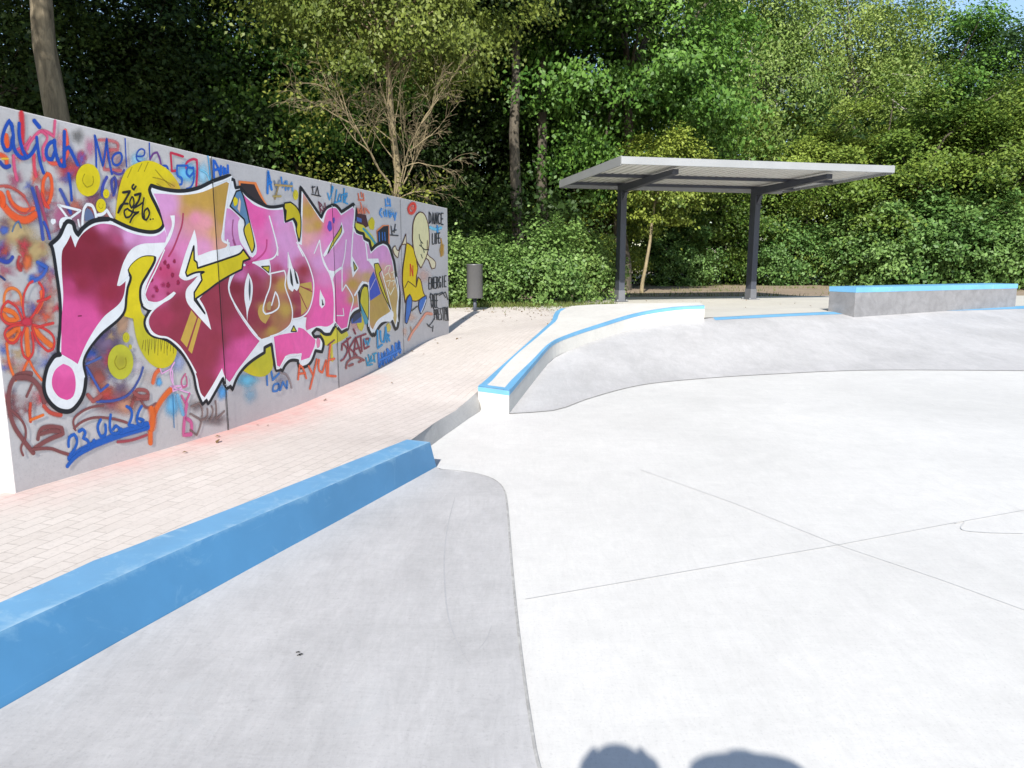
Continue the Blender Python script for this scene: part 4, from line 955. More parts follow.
d.blob(K_((862, 262))[0], 2.2, 5.6, (220, 120, 160), 1, .25)
d.stroke(D_((660, 110), (650, 200), (620, 290), (580, 390), (545, 450)), 1.9, (176, 50, 90), .6, .9)
for x, y, r in ((515, 500, 3), (590, 490, 2.6), (575, 600, 3), (410, 640, 2.6), (480, 550, 2), (540, 530, 3), (620, 660, 3), (450, 720, 3), (540, 680, 3.4)): d.blob(D_((x, y))[0], r * .8, r * 1.2, (150, 30, 70), .8, .6)
for x, y, r in ((440, 60, 3.5), (500, 40, 4), (540, 110, 3), (420, 130, 3)): d.blob(F_((x, y))[0], r, r, (165, 45, 90), .6, .7)
d.stroke(J_((180, 0), (215, 100), (260, 160), (300, 200)), 1.6, (170, 70, 130), .6, .8).stroke(J_((450, 0), (440, 80), (390, 140), (300, 195)), 1.8, (214, 70, 140), .6, .7).stroke(I_((180, 480), (175, 590), (200, 680)), 1.4, (160, 80, 130), .6, .8)
for q in (((725, 240), (640, 480), (690, 540), (770, 300)), ((780, 300), (700, 560), (730, 590), (805, 320))): d.poly(F_(*q), (196, 160, 70), sharp=30)
d.poly(J_((400, 520), (430, 510), (445, 580), (480, 600), (440, 670), (400, 640), (378, 570)), (192, 156, 80)).poly(J_((470, 490), (490, 500), (480, 560), (455, 560), (450, 510)), (180, 146, 90))
d.poly(J_((718, 350), (805, 335), (815, 420), (800, 500), (768, 565), (725, 600), (722, 480), (708, 410)), (190, 158, 80), sharp=40).stroke(J_((720, 370), (810, 412)), 1.1, MAR2, .3).stroke(J_((712, 425), (770, 550)), 1.1, MAR2, .3).stroke(J_((735, 378), (800, 395)), .8, MAR2, .3)
d.poly(M_((385, 350), (425, 250), (450, 320), (482, 430), (400, 485)), (60, 82, 180), sharp=30).stroke(M_((395, 400), (440, 310)), .9, (180, 170, 200), .4)
d.blob(L_((74, 450))[0], 2.6, 6, (88, 76, 178), 1, .3).blob(L_((105, 402))[0], 1.4, 3.4, (88, 76, 178), 1, .3)
for a in (((515, 240), (530, 210), (560, 205), (545, 250)), ((520, 280), (545, 260), (560, 300)), ((570, 260), (590, 250), (580, 300)), ((530, 330), (560, 320), (545, 370)), ((570, 330), (595, 320), (585, 360)), ((540, 390), (560, 440), (590, 380)), ((490, 260), (510, 300))): d.stroke(M_(*a), 1.1, (226, 218, 190), .4)
d.stroke(E_((620, 368), (645, 366)), 1, (120, 30, 60), .4)
d.build(mural)

d = Dec('letter_highlight')
WL = (232, 234, 238)
d.poly(D_((130, 685), (150, 600), (190, 480), (250, 395), (330, 352), (420, 345), (515, 340), (540, 280), (570, 200), (555, 125), (592, 122), (590, 200), (560, 300), (520, 370), (460, 470), (425, 445), (330, 450), (250, 505), (215, 560), (225, 600), (170, 650)), WL, sharp=40)
d.poly(F_((345, 180), (390, 195), (450, 185), (520, 140), (585, 92), (603, 105), (560, 150), (480, 195), (420, 240), (380, 235), (340, 205)), WL, sharp=40)
d.stroke(F_((340, 60), (345, 130), (370, 190)), 2, WL, .2).stroke(F_((420, 240), (385, 290), (375, 350), (400, 420), (460, 450), (540, 465), (640, 545), (760, 740)), 2.0, WL, .2)
d.stroke(D_((350, 768), (380, 680), (440, 560), (510, 400)), 1.5, WL, .25)
# white bolt around the yellow lightning of the E
d.poly(D_((750, 235), (770, 330), (775, 445), (900, 410), (1010, 378), (1120, 360), (1180, 440), (1100, 560), (960, 610), (880, 690), (790, 790), (840, 880), (885, 1040), (800, 950), (700, 830), (680, 780), (690, 720), (800, 600), (690, 640), (625, 610), (650, 520)), WL, sharp=35)
d.stroke(J_((0, 385), (80, 320), (150, 255)), 1.5, WL, .2)
d.stroke(I_((160, 150), (130, 330), (100, 560), (95, 640), (145, 665)), 2.2, WL, .2).stroke(I_((25, 190), (100, 165), (165, 135)), 2, WL, .2)
d.stroke(J_((135, 0), (150, 100), (200, 185), (160, 290), (145, 390), (180, 490), (285, 655), (370, 765)), 1.9, WL, .2).stroke(J_((200, 185), (270, 200)), 2.4, WL, .3)
d.stroke(I_((470, 450), (500, 560), (530, 680), (537, 760)), 1.8, WL, .2).stroke(J_((537, 60), (525, 115), (490, 150), (400, 170), (340, 182)), 1.8, WL, .2)
d.poly(J_((335, 182), (470, 160), (482, 235), (470, 285), (420, 235)), WL, sharp=30).poly(J_((300, 262), (335, 350), (328, 480), (300, 570), (293, 665), (285, 560), (270, 460), (275, 350)), WL, sharp=40)
d.poly(I_((222, 490), (250, 455), (275, 540), (320, 690), (330, 760), (300, 740), (240, 660), (222, 580)), WL, sharp=40)
d.stroke(J_((480, 268), (590, 245), (602, 290), (597, 370), (640, 500), (655, 580), (640, 670), (570, 735), (480, 770)), 1.5, WL, .2, sharp=50).stroke(J_((480, 270), (475, 370), (440, 470), (420, 560), (440, 592), (500, 575), (545, 535), (540, 460), (518, 415), (488, 520)), 1.7, WL, .2, sharp=60)
d.poly(J_((622, 100), (650, 200), (660, 230), (690, 260), (712, 360), (690, 408), (668, 390), (655, 415), (625, 390), (612, 300), (625, 220)), WL, sharp=50)
d.stroke(I_((700, 690), (740, 768)), 1.5, WL, .2).stroke(J_((690, 20), (760, 140), (800, 240), (825, 350), (815, 470), (780, 570), (730, 615), (660, 632)), 1.5, WL, .2)
d.stroke(J_((830, 105), (872, 0), (900, 150), (960, 280), (985, 360), (990, 500), (985, 690)), 1.3, WL, .25, sharp=60).poly(J_((877, 395), (895, 440), (912, 470), (915, 520), (890, 548), (872, 520)), WL).stroke(J_((620, 100), (620, 220)), 1, WL, .3)
d.poly(M_((20, 180), (60, 240), (110, 250), (165, 212), (182, 225), (115, 275), (98, 340), (78, 290)), WL, sharp=40).stroke(M_((0, 80), (25, 185), (75, 280), (103, 400), (112, 660)), 1.2, WL, .25).stroke(M_((205, 0), (192, 130), (170, 225)), 1.2, WL, .25)
d.poly(L_((168, 415), (190, 495), (160, 545), (110, 610), (30, 695), (20, 680), (80, 580), (140, 500)), WL, sharp=40).stroke(L_((275, 290), (270, 380), (255, 560), (245, 768)), 1.6, WL, .25).stroke(L_((270, 470), (280, 500)), 1, WL, .2)
d.poly(M_((248, 120), (305, 225), (258, 300), (248, 230)), WL, sharp=40).stroke(M_((172, 230), (172, 410), (202, 358), (247, 430), (262, 480), (240, 570), (215, 700)), 1.4, WL, .25, sharp=50)
d.stroke(M_((130, 605), (187, 605), (180, 548)), 1, WL, .25).stroke(M_((360, 20), (372, 120), (375, 160)), 1.6, WL, .25).poly(M_((370, 150), (462, 148), (472, 188), (430, 190), (465, 290), (480, 340), (440, 250)), WL, sharp=40).stroke(M_((430, 200), (480, 330), (545, 520), (570, 575)), 2.2, WL, .2).stroke(M_((490, 250), (530, 400), (570, 560)), 1.0, WL, .25)
d.poly(M_((555, 575), (580, 570), (585, 610), (560, 655), (500, 655), (450, 690), (425, 745), (440, 690), (490, 630)), WL, sharp=40).stroke(M_((610, 300), (625, 420), (612, 560), (620, 650)), 1.5, WL, .25)
d.stroke(M_((385, 340), (388, 500), (385, 690)), 1.2, WL, .25).stroke(M_((275, 440), (300, 400), (340, 345), (370, 345)), 2.2, WL, .25)
d.stroke(K_((500, 210), (530, 470), (552, 465), (600, 375), (725, 350), (712, 415)), 1.5, WL, .25, sharp=40)
d.build(mural)

d = Dec('letter_inset')
def yel(pts, c=YEL, w=1.5, sharp=45):
    d.poly(pts, c, sharp=sharp); d.outline(pts, w, BLACK, sharp, .15)
yel(D_((745, 365), (748, 480), (770, 500), (775, 545), (900, 505), (1010, 468), (1110, 430), (1140, 395), (1195, 470), (1140, 490), (1130, 555), (1040, 600), (940, 660), (860, 720), (760, 790), (835, 910), (750, 800), (748, 740), (810, 640), (800, 590), (830, 575), (760, 580), (690, 610), (680, 580)), (212, 192, 24), 2.0, 30)
yel(I_((155, 370), (205, 250), (240, 240), (265, 300), (305, 470), (350, 680), (345, 715), (330, 740), (280, 620), (265, 560), (275, 515), (268, 475)), (92, 130, 165), 1.7, 35)
d.poly(I_((285, 520), (310, 500), (345, 680), (330, 735), (285, 620), (270, 560)), (210, 186, 30)).blob(I_((198, 332))[0], 2.6, 5, YEL, 1, .25).poly(I_((215, 390), (230, 300), (240, 330), (232, 420)), (224, 190, 170), sharp=30)
yel(I_((592, 345), (640, 338), (690, 380), (718, 440), (722, 560), (710, 650), (685, 560), (690, 510), (665, 465), (598, 492), (605, 405), (590, 385)), (196, 178, 30), 1.5, 40)
yel(J_((405, 212), (470, 208), (466, 262)), YEL2, 1.2, 20)
yel(K_((665, 125), (688, 172), (643, 172)), YEL2, 1.2, 20)
yel(L_((167, 440), (165, 500), (120, 570), (55, 672), (100, 560), (150, 480)), (190, 180, 60), .9, 40); yel(M_((262, 172), (292, 225), (270, 252)), (170, 160, 70), .9, 20)
yel(M_((430, 190), (462, 185), (488, 240), (468, 268), (520, 430), (565, 560), (500, 430), (445, 280)), (196, 180, 40), 1.0, 40)
yel(M_((318, 470), (330, 400), (350, 368), (375, 375), (385, 450), (383, 640), (345, 560), (318, 500)), (196, 184, 48), 1.0, 40); d.poly(M_((318, 500), (345, 570), (380, 640), (370, 680), (335, 600)), (80, 150, 170))
d.poly(J_((310, 300), (320, 380), (312, 490), (303, 400)), (70, 76, 84)); d.poly(J_((635, 222), (652, 290), (660, 375), (640, 340)), BLACK); d.poly(J_((668, 222), (690, 290), (704, 350), (688, 350), (672, 280)), BLACK); d.poly(J_((893, 482), (908, 520), (890, 525)), BLACK); d.stroke(M_((12, 480), (20, 515)), 1.2, BLACK, .3)
d.stroke(K_((815, 185), (835, 215), (880, 210), (905, 260), (895, 335), (845, 325)), 1.4, BLACK, .2).stroke(K_((815, 185), (850, 155), (900, 180), (950, 200), (980, 150), (1000, 110)), 1.4, BLACK, .2).stroke(K_((940, 280), (990, 240)), 1.6, (110, 50, 80), .3)
d.build(mural)

# --- small black numbers on the yellow disc
d = Dec('spray_tag', 'black number tag on the yellow disc')
for a, w in ((((180, 500), (235, 490), (190, 570), (140, 660)), 1.9), (((140, 660), (165, 600), (215, 590)), 1.6), (((250, 535), (232, 580), (245, 625), (265, 590), (258, 540)), 1.4), (((275, 520), (320, 508), (300, 570), (265, 620)), 1.9), (((265, 625), (310, 600), (335, 580)), 1.4), (((345, 545), (335, 620), (335, 700), (365, 720), (388, 670), (375, 625), (350, 650), (348, 700)), 1.5),
             (((215, 630), (188, 650), (200, 700), (235, 690), (260, 640)), 1.5), (((225, 640), (270, 660), (305, 655), (260, 690), (235, 738)), 1.5), (((262, 438), (250, 460), (265, 478), (280, 452)), 1.6)): d.stroke(B(*a), w * 1.25, BLACK, .2)
d.blob(B((398, 715))[0], 1, 1, BLACK, 1, .3).blob(B((418, 712))[0], .9, .9, BLACK, 1, .3)
d.build()

# --- tags right of the joint
def scrib(name_label, cropf, strokes, w, col, soft=.35):
    d = Dec('spray_tag', name_label)
    for a in strokes: d.stroke(cropf(*a), w, col, soft)
    d.build()
d = Dec('spray_tag', 'blue and tan name tag')
for a in (((455, 265), (460, 90), (488, 235)), ((462, 190), (482, 180))): d.stroke(I_(*a), 2.6, (40, 120, 205), .35)
for a, c in ((((510, 170), (530, 230), (550, 165)), (120, 130, 150)), (((545, 200), (515, 310)), (150, 130, 90)), (((565, 140), (575, 220), (600, 170), (600, 240)), (60, 130, 200)), (((610, 170), (620, 240), (650, 180), (655, 245)), (90, 140, 190)), (((505, 290), (560, 290)), (170, 150, 90)), (((520, 200), (650, 210)), (180, 150, 90))): d.stroke(I_(*a), 1.9, c, .4, .95)
d.build()
scrib('small black scribble beside the tall letter point', I_, (((815, 210), (820, 265)), ((810, 220), (835, 215)), ((855, 215), (840, 270)), ((855, 215), (868, 285)), ((810, 275), (880, 290))), 1.1, (40, 40, 46))
scrib('small dark red scribble', I_, (((865, 335), (880, 420)), ((865, 335), (890, 360), (872, 380), (895, 410)), ((900, 370), (905, 400)), ((915, 345), (918, 385))), 1.2, (110, 50, 70))
scrib('blue cursive tag', L_, (((58, 185), (70, 240), (85, 200), (100, 140), (90, 128), (85, 180)), ((130, 160), (115, 262)), ((112, 262), (160, 250)), ((155, 195), (140, 240), (165, 255), (168, 200)), ((190, 150), (185, 260)), ((170, 200), (212, 188)), ((185, 230), (215, 200), (195, 255), (215, 270))), 1.4, (60, 150, 205))
scrib('orange red bear tag', L_, (((302, 190), (310, 245)), ((305, 240), (345, 240)), ((325, 180), (330, 215)), ((342, 190), (348, 245)), ((298, 310), (302, 345)), ((312, 340), (325, 310), (335, 345)), ((350, 305), (355, 345)), ((365, 310), (390, 345)), ((320, 260), (330, 300))), 1.3, (226, 120, 90), .4)
scrib('light blue bear tag', L_, (((520, 235), (525, 290)), ((522, 285), (560, 285)), ((538, 225), (542, 260)), ((555, 235), (560, 290)), ((490, 310), (475, 345), (492, 375)), ((510, 340), (515, 370)), ((525, 320), (530, 370)), ((550, 330), (555, 380), (575, 350), (555, 345)), ((585, 345), (590, 380)), ((605, 345), (595, 400))), 1.5, (80, 150, 220), .4)
scrib('black scribble at the third joint', L_, (((565, 450), (575, 520)), ((600, 435), (590, 500)), ((560, 520), (620, 525)), ((575, 490), (605, 480))), 1.1, (60, 62, 70))
d = Dec('spray_tag', 'orange letters below the lettering')
for a in (((700, 555), (712, 440), (740, 470), (765, 545)), ((708, 510), (755, 505)), ((785, 450), (822, 525)), ((850, 395), (825, 510), (795, 630)), ((868, 400), (868, 480), (895, 500), (925, 400), (932, 525)), ((958, 280), (945, 400), (940, 525), (1000, 530)), ((945, 400), (990, 390))): d.stroke(K_(*a), 2.0, (226, 100, 62), .45)
d.build()
scrib('dark red SKATE lettering', N_, (((240, 300), (180, 350), (215, 400), (190, 465), (165, 485)), ((215, 310), (225, 390), (240, 465)), ((275, 310), (232, 385), (290, 440)), ((268, 440), (282, 300), (322, 425)), ((272, 395), (315, 380)), ((290, 300), (362, 272)), ((322, 290), (332, 410)), ((382, 308), (345, 318), (352, 392), (388, 372)), ((350, 352), (378, 342)), ((175, 350), (170, 400)), ((265, 235), (280, 270))), 1.7, (140, 58, 72))
scrib('brown skateboard doodle', N_, (((205, 545), (222, 490), (285, 458), (345, 482)), ((232, 525), (258, 515)), ((308, 495), (325, 488))), 2.2, (150, 85, 85), .4)
scrib('teal word beside it', N_, (((365, 465), (372, 510), (390, 495)), ((385, 440), (400, 495)), ((408, 450), (408, 490), (425, 485)), ((430, 430), (435, 495)), ((420, 435), (445, 425)), ((375, 522), (412, 515)), ((370, 330), (380, 360), (395, 310)), ((350, 315), (360, 350))), 1.6, (50, 150, 190))
scrib('teal blue LUK letters', N_, (((455, 245), (458, 385), (492, 360)), ((480, 250), (488, 330), (510, 335), (522, 240)), ((522, 220), (532, 335)), ((548, 285), (530, 272), (552, 325))), 2.0, (50, 145, 200))
scrib('solid blue name along the foot of the wall', N_, (((465, 430), (470, 535), (490, 500)), ((490, 430), (500, 520), (515, 415), (525, 500)), ((535, 395), (545, 490)), ((540, 400), (560, 430), (545, 445), (565, 480)), ((575, 370), (570, 470)), ((575, 370), (595, 455)), ((602, 350), (608, 440)), ((610, 350), (622, 400), (630, 330), (638, 420)), ((480, 480), (640, 400))), 2.4, (50, 125, 210), .45)

# --- figure on a skateboard, painted on the last panel
fig = empty('painted_figure', (0, 0, 0)); fig.parent = wall; fig['label'] = 'painted cartoon rider in yellow with a big pale head'
LB = (84, 40, 36)
d = Dec('painted_arms')
for pts in (O_((235, 415), (205, 500), (160, 610), (148, 680), (110, 640), (92, 575), (120, 545), (135, 590), (160, 600), (185, 540), (240, 530)), O_((455, 610), (490, 660), (530, 690), (560, 730), (555, 790), (520, 800), (505, 760), (480, 700), (440, 680))):
    d.poly(pts, (226, 214, 180)); d.outline(pts, .9, LB, 60)
d.build(fig)
d = Dec('painted_suit')
pts = O_((235, 415), (290, 460), (325, 530), (345, 640), (350, 740), (360, 800), (330, 900), (330, 975), (310, 1010), (345, 1100), (385, 1200), (350, 1220), (320, 1150), (330, 1070), (335, 1110), (345, 1040), (380, 1080), (415, 1160), (390, 1230), (350, 1280), (300, 1290), (265, 1240), (215, 1270), (205, 1080), (195, 900), (215, 750), (235, 620), (220, 520))
d.poly(Q_((188, -20), (200, -120), (250, -90), (285, -20), (295, 60), (305, 110), (292, 190), (290, 280), (308, 195), (330, 220), (355, 330), (372, 365), (345, 380), (300, 410), (255, 410), (232, 350), (205, 380), (190, 430), (180, 350), (165, 230), (170, 110)), (226, 196, 24), sharp=45)
d.outline(Q_((188, -20), (200, -120), (250, -90), (285, -20), (295, 60), (305, 110), (292, 190), (290, 280), (308, 195), (330, 220), (355, 330), (372, 365), (345, 380), (300, 410), (255, 410), (232, 350), (205, 380), (190, 430), (180, 350), (165, 230), (170, 110)), 1.1, LB, 45).stroke(Q_((185, 290), (215, 230), (250, 255), (285, 285)), 1.0, LB, .3)
for a in (((235, 75), (235, 180)), ((236, 75), (258, 182)), ((259, 90), (259, 182))): d.stroke(Q_(*a), 1.3, (210, 60, 40), .3)
d.build(fig)
d = Dec('painted_shoes')
for pts in (Q_((232, 352), (250, 395), (246, 480), (225, 560), (205, 618), (190, 608), (195, 500), (205, 400)), Q_((382, 362), (384, 400), (360, 480), (332, 530), (315, 480), (318, 410), (345, 382))):
    d.poly(pts, (62, 112, 190)); d.outline(pts, .9, (40, 36, 60), 60)
d.stroke(Q_((380, 400), (355, 470), (335, 515)), 1, (220, 225, 235), .3).stroke(Q_((250, 500), (300, 460)), 1.4, (70, 70, 60), .3)
d.build(fig)
d = Dec('painted_skateboard'); d.stroke(Q_((222, 765), (255, 700), (310, 625), (365, 545), (385, 525), (430, 530)), 2.8, (224, 150, 125), .5).stroke(Q_((240, 650), (250, 690)), 1.6, (190, 150, 120), .5); d.build(fig)
d = Dec('painted_head')
pts = O_((310, 380), (318, 290), (345, 215), (388, 176), (430, 192), (468, 270), (488, 380), (490, 520), (472, 620), (445, 700), (400, 790), (370, 740), (330, 630), (310, 500))
d.poly(pts, (224, 216, 168)); d.outline(pts, 1.1, LB, 60)
for a in (((380, 420), (390, 480), (420, 520)), ((400, 500), (410, 560), (450, 590)), ((385, 540), (420, 570), (435, 620)), ((400, 640), (415, 680)), ((455, 590), (485, 590))): d.stroke(O_(*a), 1.0, (40, 50, 50), .35)
d.stroke(O_((470, 490), (468, 590)), 1, LB, .4)
d.build(fig)
d = Dec('spray_tag', 'soft red ring'); d.stroke(O_((300, 85), (265, 130), (275, 185), (310, 185), (340, 130), (330, 85)), 2.6, (225, 70, 60), .6, closed=True); d.blob(O_((305, 135))[0], 2.5, 3.2, (230, 110, 95), .9, .6); d.build()
d = Dec('spray_tag', 'gold smudge by the wall end'); d.blob(O_((630, 590))[0], 3.0, 9, (196, 156, 80), .85, .6); d.stroke(O_((620, 470), (630, 560), (620, 660)), 1.4, (190, 140, 60), .5); d.stroke(O_((650, 540), (640, 650)), 1.2, (200, 160, 90), .5); d.build()
d = Dec('spray_tag', 'cyan arrow between the words'); d.stroke(O_((505, 345), (560, 365), (620, 350)), 2.6, (120, 200, 230), .5); d.stroke(O_((580, 330), (585, 400)), 2, (70, 150, 210), .5); d.build()

GL = {'D': [((0, 0), (0, 1)), ((0, 0), (.7, .15), (1, .5), (.7, .88), (0, 1))], 'A': [((0, 1), (.5, 0), (1, 1)), ((.2, .65), (.8, .65))], 'N': [((0, 1), (0, 0), (1, 1), (1, 0))],
      'C': [((1, .1), (.4, 0), (0, .5), (.4, 1), (1, .9))], 'E': [((1, 0), (0, 0), (0, 1), (1, 1)), ((0, .5), (.8, .5))], 'L': [((0, 0), (0, 1), (1, 1))], 'I': [((.5, 0), (.5, 1))], 'F': [((1, 0), (0, 0), (0, 1)), ((0, .48), (.8, .48))],
      'R': [((0, 1), (0, 0), (.8, .08), (.9, .3), (.7, .5), (0, .52)), ((.4, .52), (1, 1))], 'G': [((1, .12), (.4, 0), (0, .5), (.4, 1), (1, .9), (1, .55), (.6, .55))], 'S': [((1, .08), (.3, 0), (0, .25), (.9, .7), (.6, 1), (0, .92))],
      'T': [((0, 0), (1, 0)), ((.5, 0), (.5, 1))], 'P': [((0, 1), (0, 0), (.8, .06), (.95, .3), (.7, .52), (0, .55))]}
def word(label, txt, tl, tr, br_, bl_, w, col, soft=.2, wid=.62):
    d = Dec('painted_word', label); n = len(txt)
    def bi(u, v):
        a = Vector(tl).lerp(Vector(tr), u); b = Vector(bl_).lerp(Vector(br_), u); p = a.lerp(b, v); return (p.x, p.y)
    for i, ch in enumerate(txt):
        for st in GL[ch]: d.stroke([bi((i + (1 - wid) / 2 + wid * x) / n, y) for x, y in st], w, col, soft, sharp=40)
    d.build()
DK = (44, 48, 58)
o2 = lambda u, v: O_((u, v))[0]; q2 = lambda u, v: Q_((u, v))[0]
word('dark word DANCE', 'DANCE', o2(485, 178), o2(650, 190), o2(650, 315), o2(485, 300), 1.15, DK)
word('dark word LIFE', 'LIFE', o2(522, 415), o2(612, 405), o2(612, 515), o2(522, 530), 1.15, DK)
word('dark word ENERGIE', 'ENERGIE', q2(402, 200), q2(568, 180), q2(568, 280), q2(402, 305), 1.05, DK)
word('black handwritten FREE', 'FREE', q2(415, 350), q2(490, 345), q2(490, 470), q2(430, 470), 1.0, DK, .3)
word('black handwritten last line', 'PRESTEN', q2(450, 490), q2(580, 465), q2(590, 590), q2(455, 580), .9, DK, .3)
d = Dec('spray_tag', 'black curls under the words')
for a in (((430, 440), (450, 480), (460, 500)), ((460, 560), (440, 600), (405, 640), (390, 620)), ((445, 640), (440, 690)), ((400, 640), (430, 655)), ((470, 360), (530, 330), (560, 380)), ((500, 360), (560, 330), (580, 400)), ((425, 340), (415, 380)), ((555, 480), (585, 590))): d.stroke(Q_(*a), .9, DK, .35)
d.build()

# ------------------------------------------------------------------ foliage
def leaf_mesh(name, pts, size, sizevar, up_bias, m, seed, aspect=.62, tone=None, outward=None):
    g = np.random.default_rng(seed); n = len(pts)
    pts = np.asarray(pts)
    nr = g.normal(size=(n, 3)); nr[:, 2] = np.abs(nr[:, 2]) * .7 + up_bias
    if outward is not None: nr += outward * 1.15
    nr /= np.linalg.norm(nr, axis=1, keepdims=True)
    t = np.cross(nr, g.normal(size=(n, 3))); t /= np.linalg.norm(t, axis=1, keepdims=True) + 1e-9
    b = np.cross(nr, t)
    s = size * (1 + sizevar * g.uniform(-1, 1, size=(n, 1)))
    v = np.empty((n, 4, 3))
    v[:, 0] = pts - t * s * .5; v[:, 1] = pts + b * s * aspect * .5 - t * s * .05 + nr * s * .08
    v[:, 2] = pts + t * s * .5 - nr * s * .10; v[:, 3] = pts - b * s * aspect * .5 - t * s * .05 + nr * s * .08
    me = bpy.data.meshes.new(name)
    me.vertices.add(n * 4); me.vertices.foreach_set('co', v.reshape(-1))
    me.loops.add(n * 4); me.loops.foreach_set('vertex_index', np.arange(n * 4, dtype=np.int32))
    me.polygons.add(n); me.polygons.foreach_set('loop_start', np.arange(0, n * 4, 4, dtype=np.int32)); me.polygons.foreach_set('loop_total', np.full(n, 4, dtype=np.int32))
    me.update(calc_edges=True)
    lv = np.clip(g.normal(.5, .22, size=n) + (tone if tone is not None else 0), 0, 1)
    a = me.attributes.new('leaf', 'FLOAT', 'POINT'); a.data.foreach_set('value', np.repeat(lv, 4).astype(np.float32))
    me.materials.append(m); me.validate(); return me

def crown_pts(seed, rad, nclump, per, cr_, flat=.5, inner=.45, lump=.55, droop=0.0, low=-1.0):
    g = np.random.default_rng(seed); P_ = []; O = []; T = []; cents = []
    off = Vector((seed * 3.1, seed * 1.7, seed * .9)); k = 0
    while k < nclump:
        d = g.normal(size=3); d /= np.linalg.norm(d)
        if d[2] < low: continue
        f = 1 + lump * noise.noise(Vector(d) * 1.9 + off) + lump * .5 * noise.noise(Vector(d) * 4.5 + off)
        r = (inner + (1 - inner) * g.random() ** .55) * f
        c = d * r * np.array(rad); cents.append(c)
        n = int(per * g.uniform(.5, 1.5)); s = cr_ * g.uniform(.6, 1.35)
        q = g.normal(size=(n, 3)) * s * np.array([.55, .55, .55 * flat])
        q[:, 2] -= (q[:, 0] ** 2 + q[:, 1] ** 2) * (.25 / s)
        if droop: q[:, 2] -= np.abs(g.exponential(droop, n))
        P_.append(c + q); O.append(np.repeat(d[None], n, 0)); T.append(np.full(n, g.normal(0, .13))); k += 1
    return np.concatenate(P_), np.concatenate(O), np.concatenate(T), cents

def limbs(mb, base, fork, cents, r0, g, nl=14, wob=.25):
    for c in [cents[i] for i in g.choice(len(cents), min(nl, len(cents)), replace=False)]:
        c = Vector(c) ; f = fork.lerp(base, float(g.uniform(0, .35)))
        mid = f.lerp(c, .5) + Vector((g.normal(0, wob), g.normal(0, wob), g.uniform(0, .4)))
        r = r0 * g.uniform(.25, .5); mb.tube([f, f.lerp(mid, .5) + Vector((0, 0, .1)), mid, mid.lerp(c, .6), c], [r, r * .8, r * .6, r * .35, r * .12], 6, False)

LIB = {}
def tree_type(key, seed, rad, hc, nclump, per, cr_, leaf, m, bk, r0, lean=(0, 0), flat=.5, droop=0, low=-1, nl=16, inner=.45, lump=.55, up=.35, aspect=.62, trunks=1):
    p, o, t, cents = crown_pts(seed, rad, nclump, per, cr_, flat, inner, lump, droop, low)
    p = p + np.array([lean[0], lean[1], hc])
    cm = leaf_mesh('crown', p, leaf, .4, up, m, seed, aspect, t, o)
    g = np.random.default_rng(seed + 100); mb = MB()
    cents = [np.array(c) + np.array([lean[0], lean[1], hc]) for c in cents]
    for q in range(trunks):
        dx = (q - (trunks - 1) / 2) * r0 * 5
        b0 = Vector((dx, 0, -.3)); fk = Vector((lean[0] * .7 + dx * 1.5, lean[1] * .7, hc - rad[2] * .15))
        pts = [b0.lerp(fk, i / 6) + Vector((g.normal(0, r0 * .35), g.normal(0, r0 * .35), 0)) * (1 if 0 < i < 6 else 0) for i in range(7)]
        mb.tube(pts, [r0 * (1.35 if i == 0 else 1.05 - .09 * i) for i in range(7)], 12, False)
        limbs(mb, pts[3], fk, cents, r0, g, nl // trunks)
    tm = bpy.data.meshes.new('trunk'); tm.from_pydata([tuple(v) for v in mb.v], [], mb.f); tm.polygons.foreach_set('use_smooth', [True] * len(tm.polygons)); tm.materials.append(M[bk])
    LIB[key] = (tm, cm)

def plant(kind, key, x, y, label, cat='tree', s=1.0, rz=0.0, group=None, sz=None, z=None):
    root = empty(kind, (x, y, hz(max(-20, min(25, x)), max(-10, min(30, y))) - .03 if z is None else z), rz, label, cat, group)
    root.scale = (s, s, sz or s)
    tm, cm = LIB[key]
    for nm, me in (('trunk' if cat == 'tree' else 'stem', tm), ('crown' if cat == 'tree' else 'foliage', cm)):
        o = bpy.data.objects.new(nm, me); COL.objects.link(o); o.parent = root
    return root
def X(px, d): return (px - 512) / F * d

tree_type('maple', 11, (3.3, 3.3, 3.9), 6.6, 120, 500, .85, .125, M['leaf_maple'], 'bark', .2, flat=.45, nl=22)
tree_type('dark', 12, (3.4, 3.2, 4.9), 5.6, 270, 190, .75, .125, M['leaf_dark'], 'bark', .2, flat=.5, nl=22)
tree_type('yellow', 13, (2.7, 2.3, 1.7), 6.6, 110, 260, .6, .09, M['leaf_yellow'], 'bark_tan', .11, flat=.45, nl=18)
tree_type('birch', 14, (2.6, 2.6, 4.2), 7.4, 210, 250, .48, .105, M['leaf_birch'], 'bark_birch', .14, flat=.7, droop=.55, nl=24, up=.05, aspect=.45, inner=.25, lump=.6)
tree_type('hawthorn', 15, (2.5, 2.2, 2.2), 2.7, 92, 600, .58, .085, M['leaf_haw'], 'bark', .1, flat=.36, droop=.1, nl=20, lump=.75, up=.75)
tree_type('shrub', 16, (1.15, .95, .95), .95, 130, 80, .24, .085, M['leaf_shrub'], 'bark', .02, flat=1.3, nl=30, inner=.3, lump=.75, aspect=.75)
tree_type('dogwood', 19, (1.7, 1.2, 1.2), 1.1, 170, 90, .3, .10, M['leaf_shrub'], 'bark', .03, flat=.7, nl=26, inner=.35, aspect=.6)
tree_type('forked', 17, (1.8, 1.5, 1.3), 3.6, 150, 120, .38, .09, M['leaf_haw'], 'bark_tan', .06, lean=(.7, .3), flat=.45, nl=16, trunks=1)
tree_type('high', 18, (3.9, 3.6, 2.9), 10.2, 170, 310, .8, .13, M['leaf_dark'], 'bark', .19, flat=.45, nl=20)

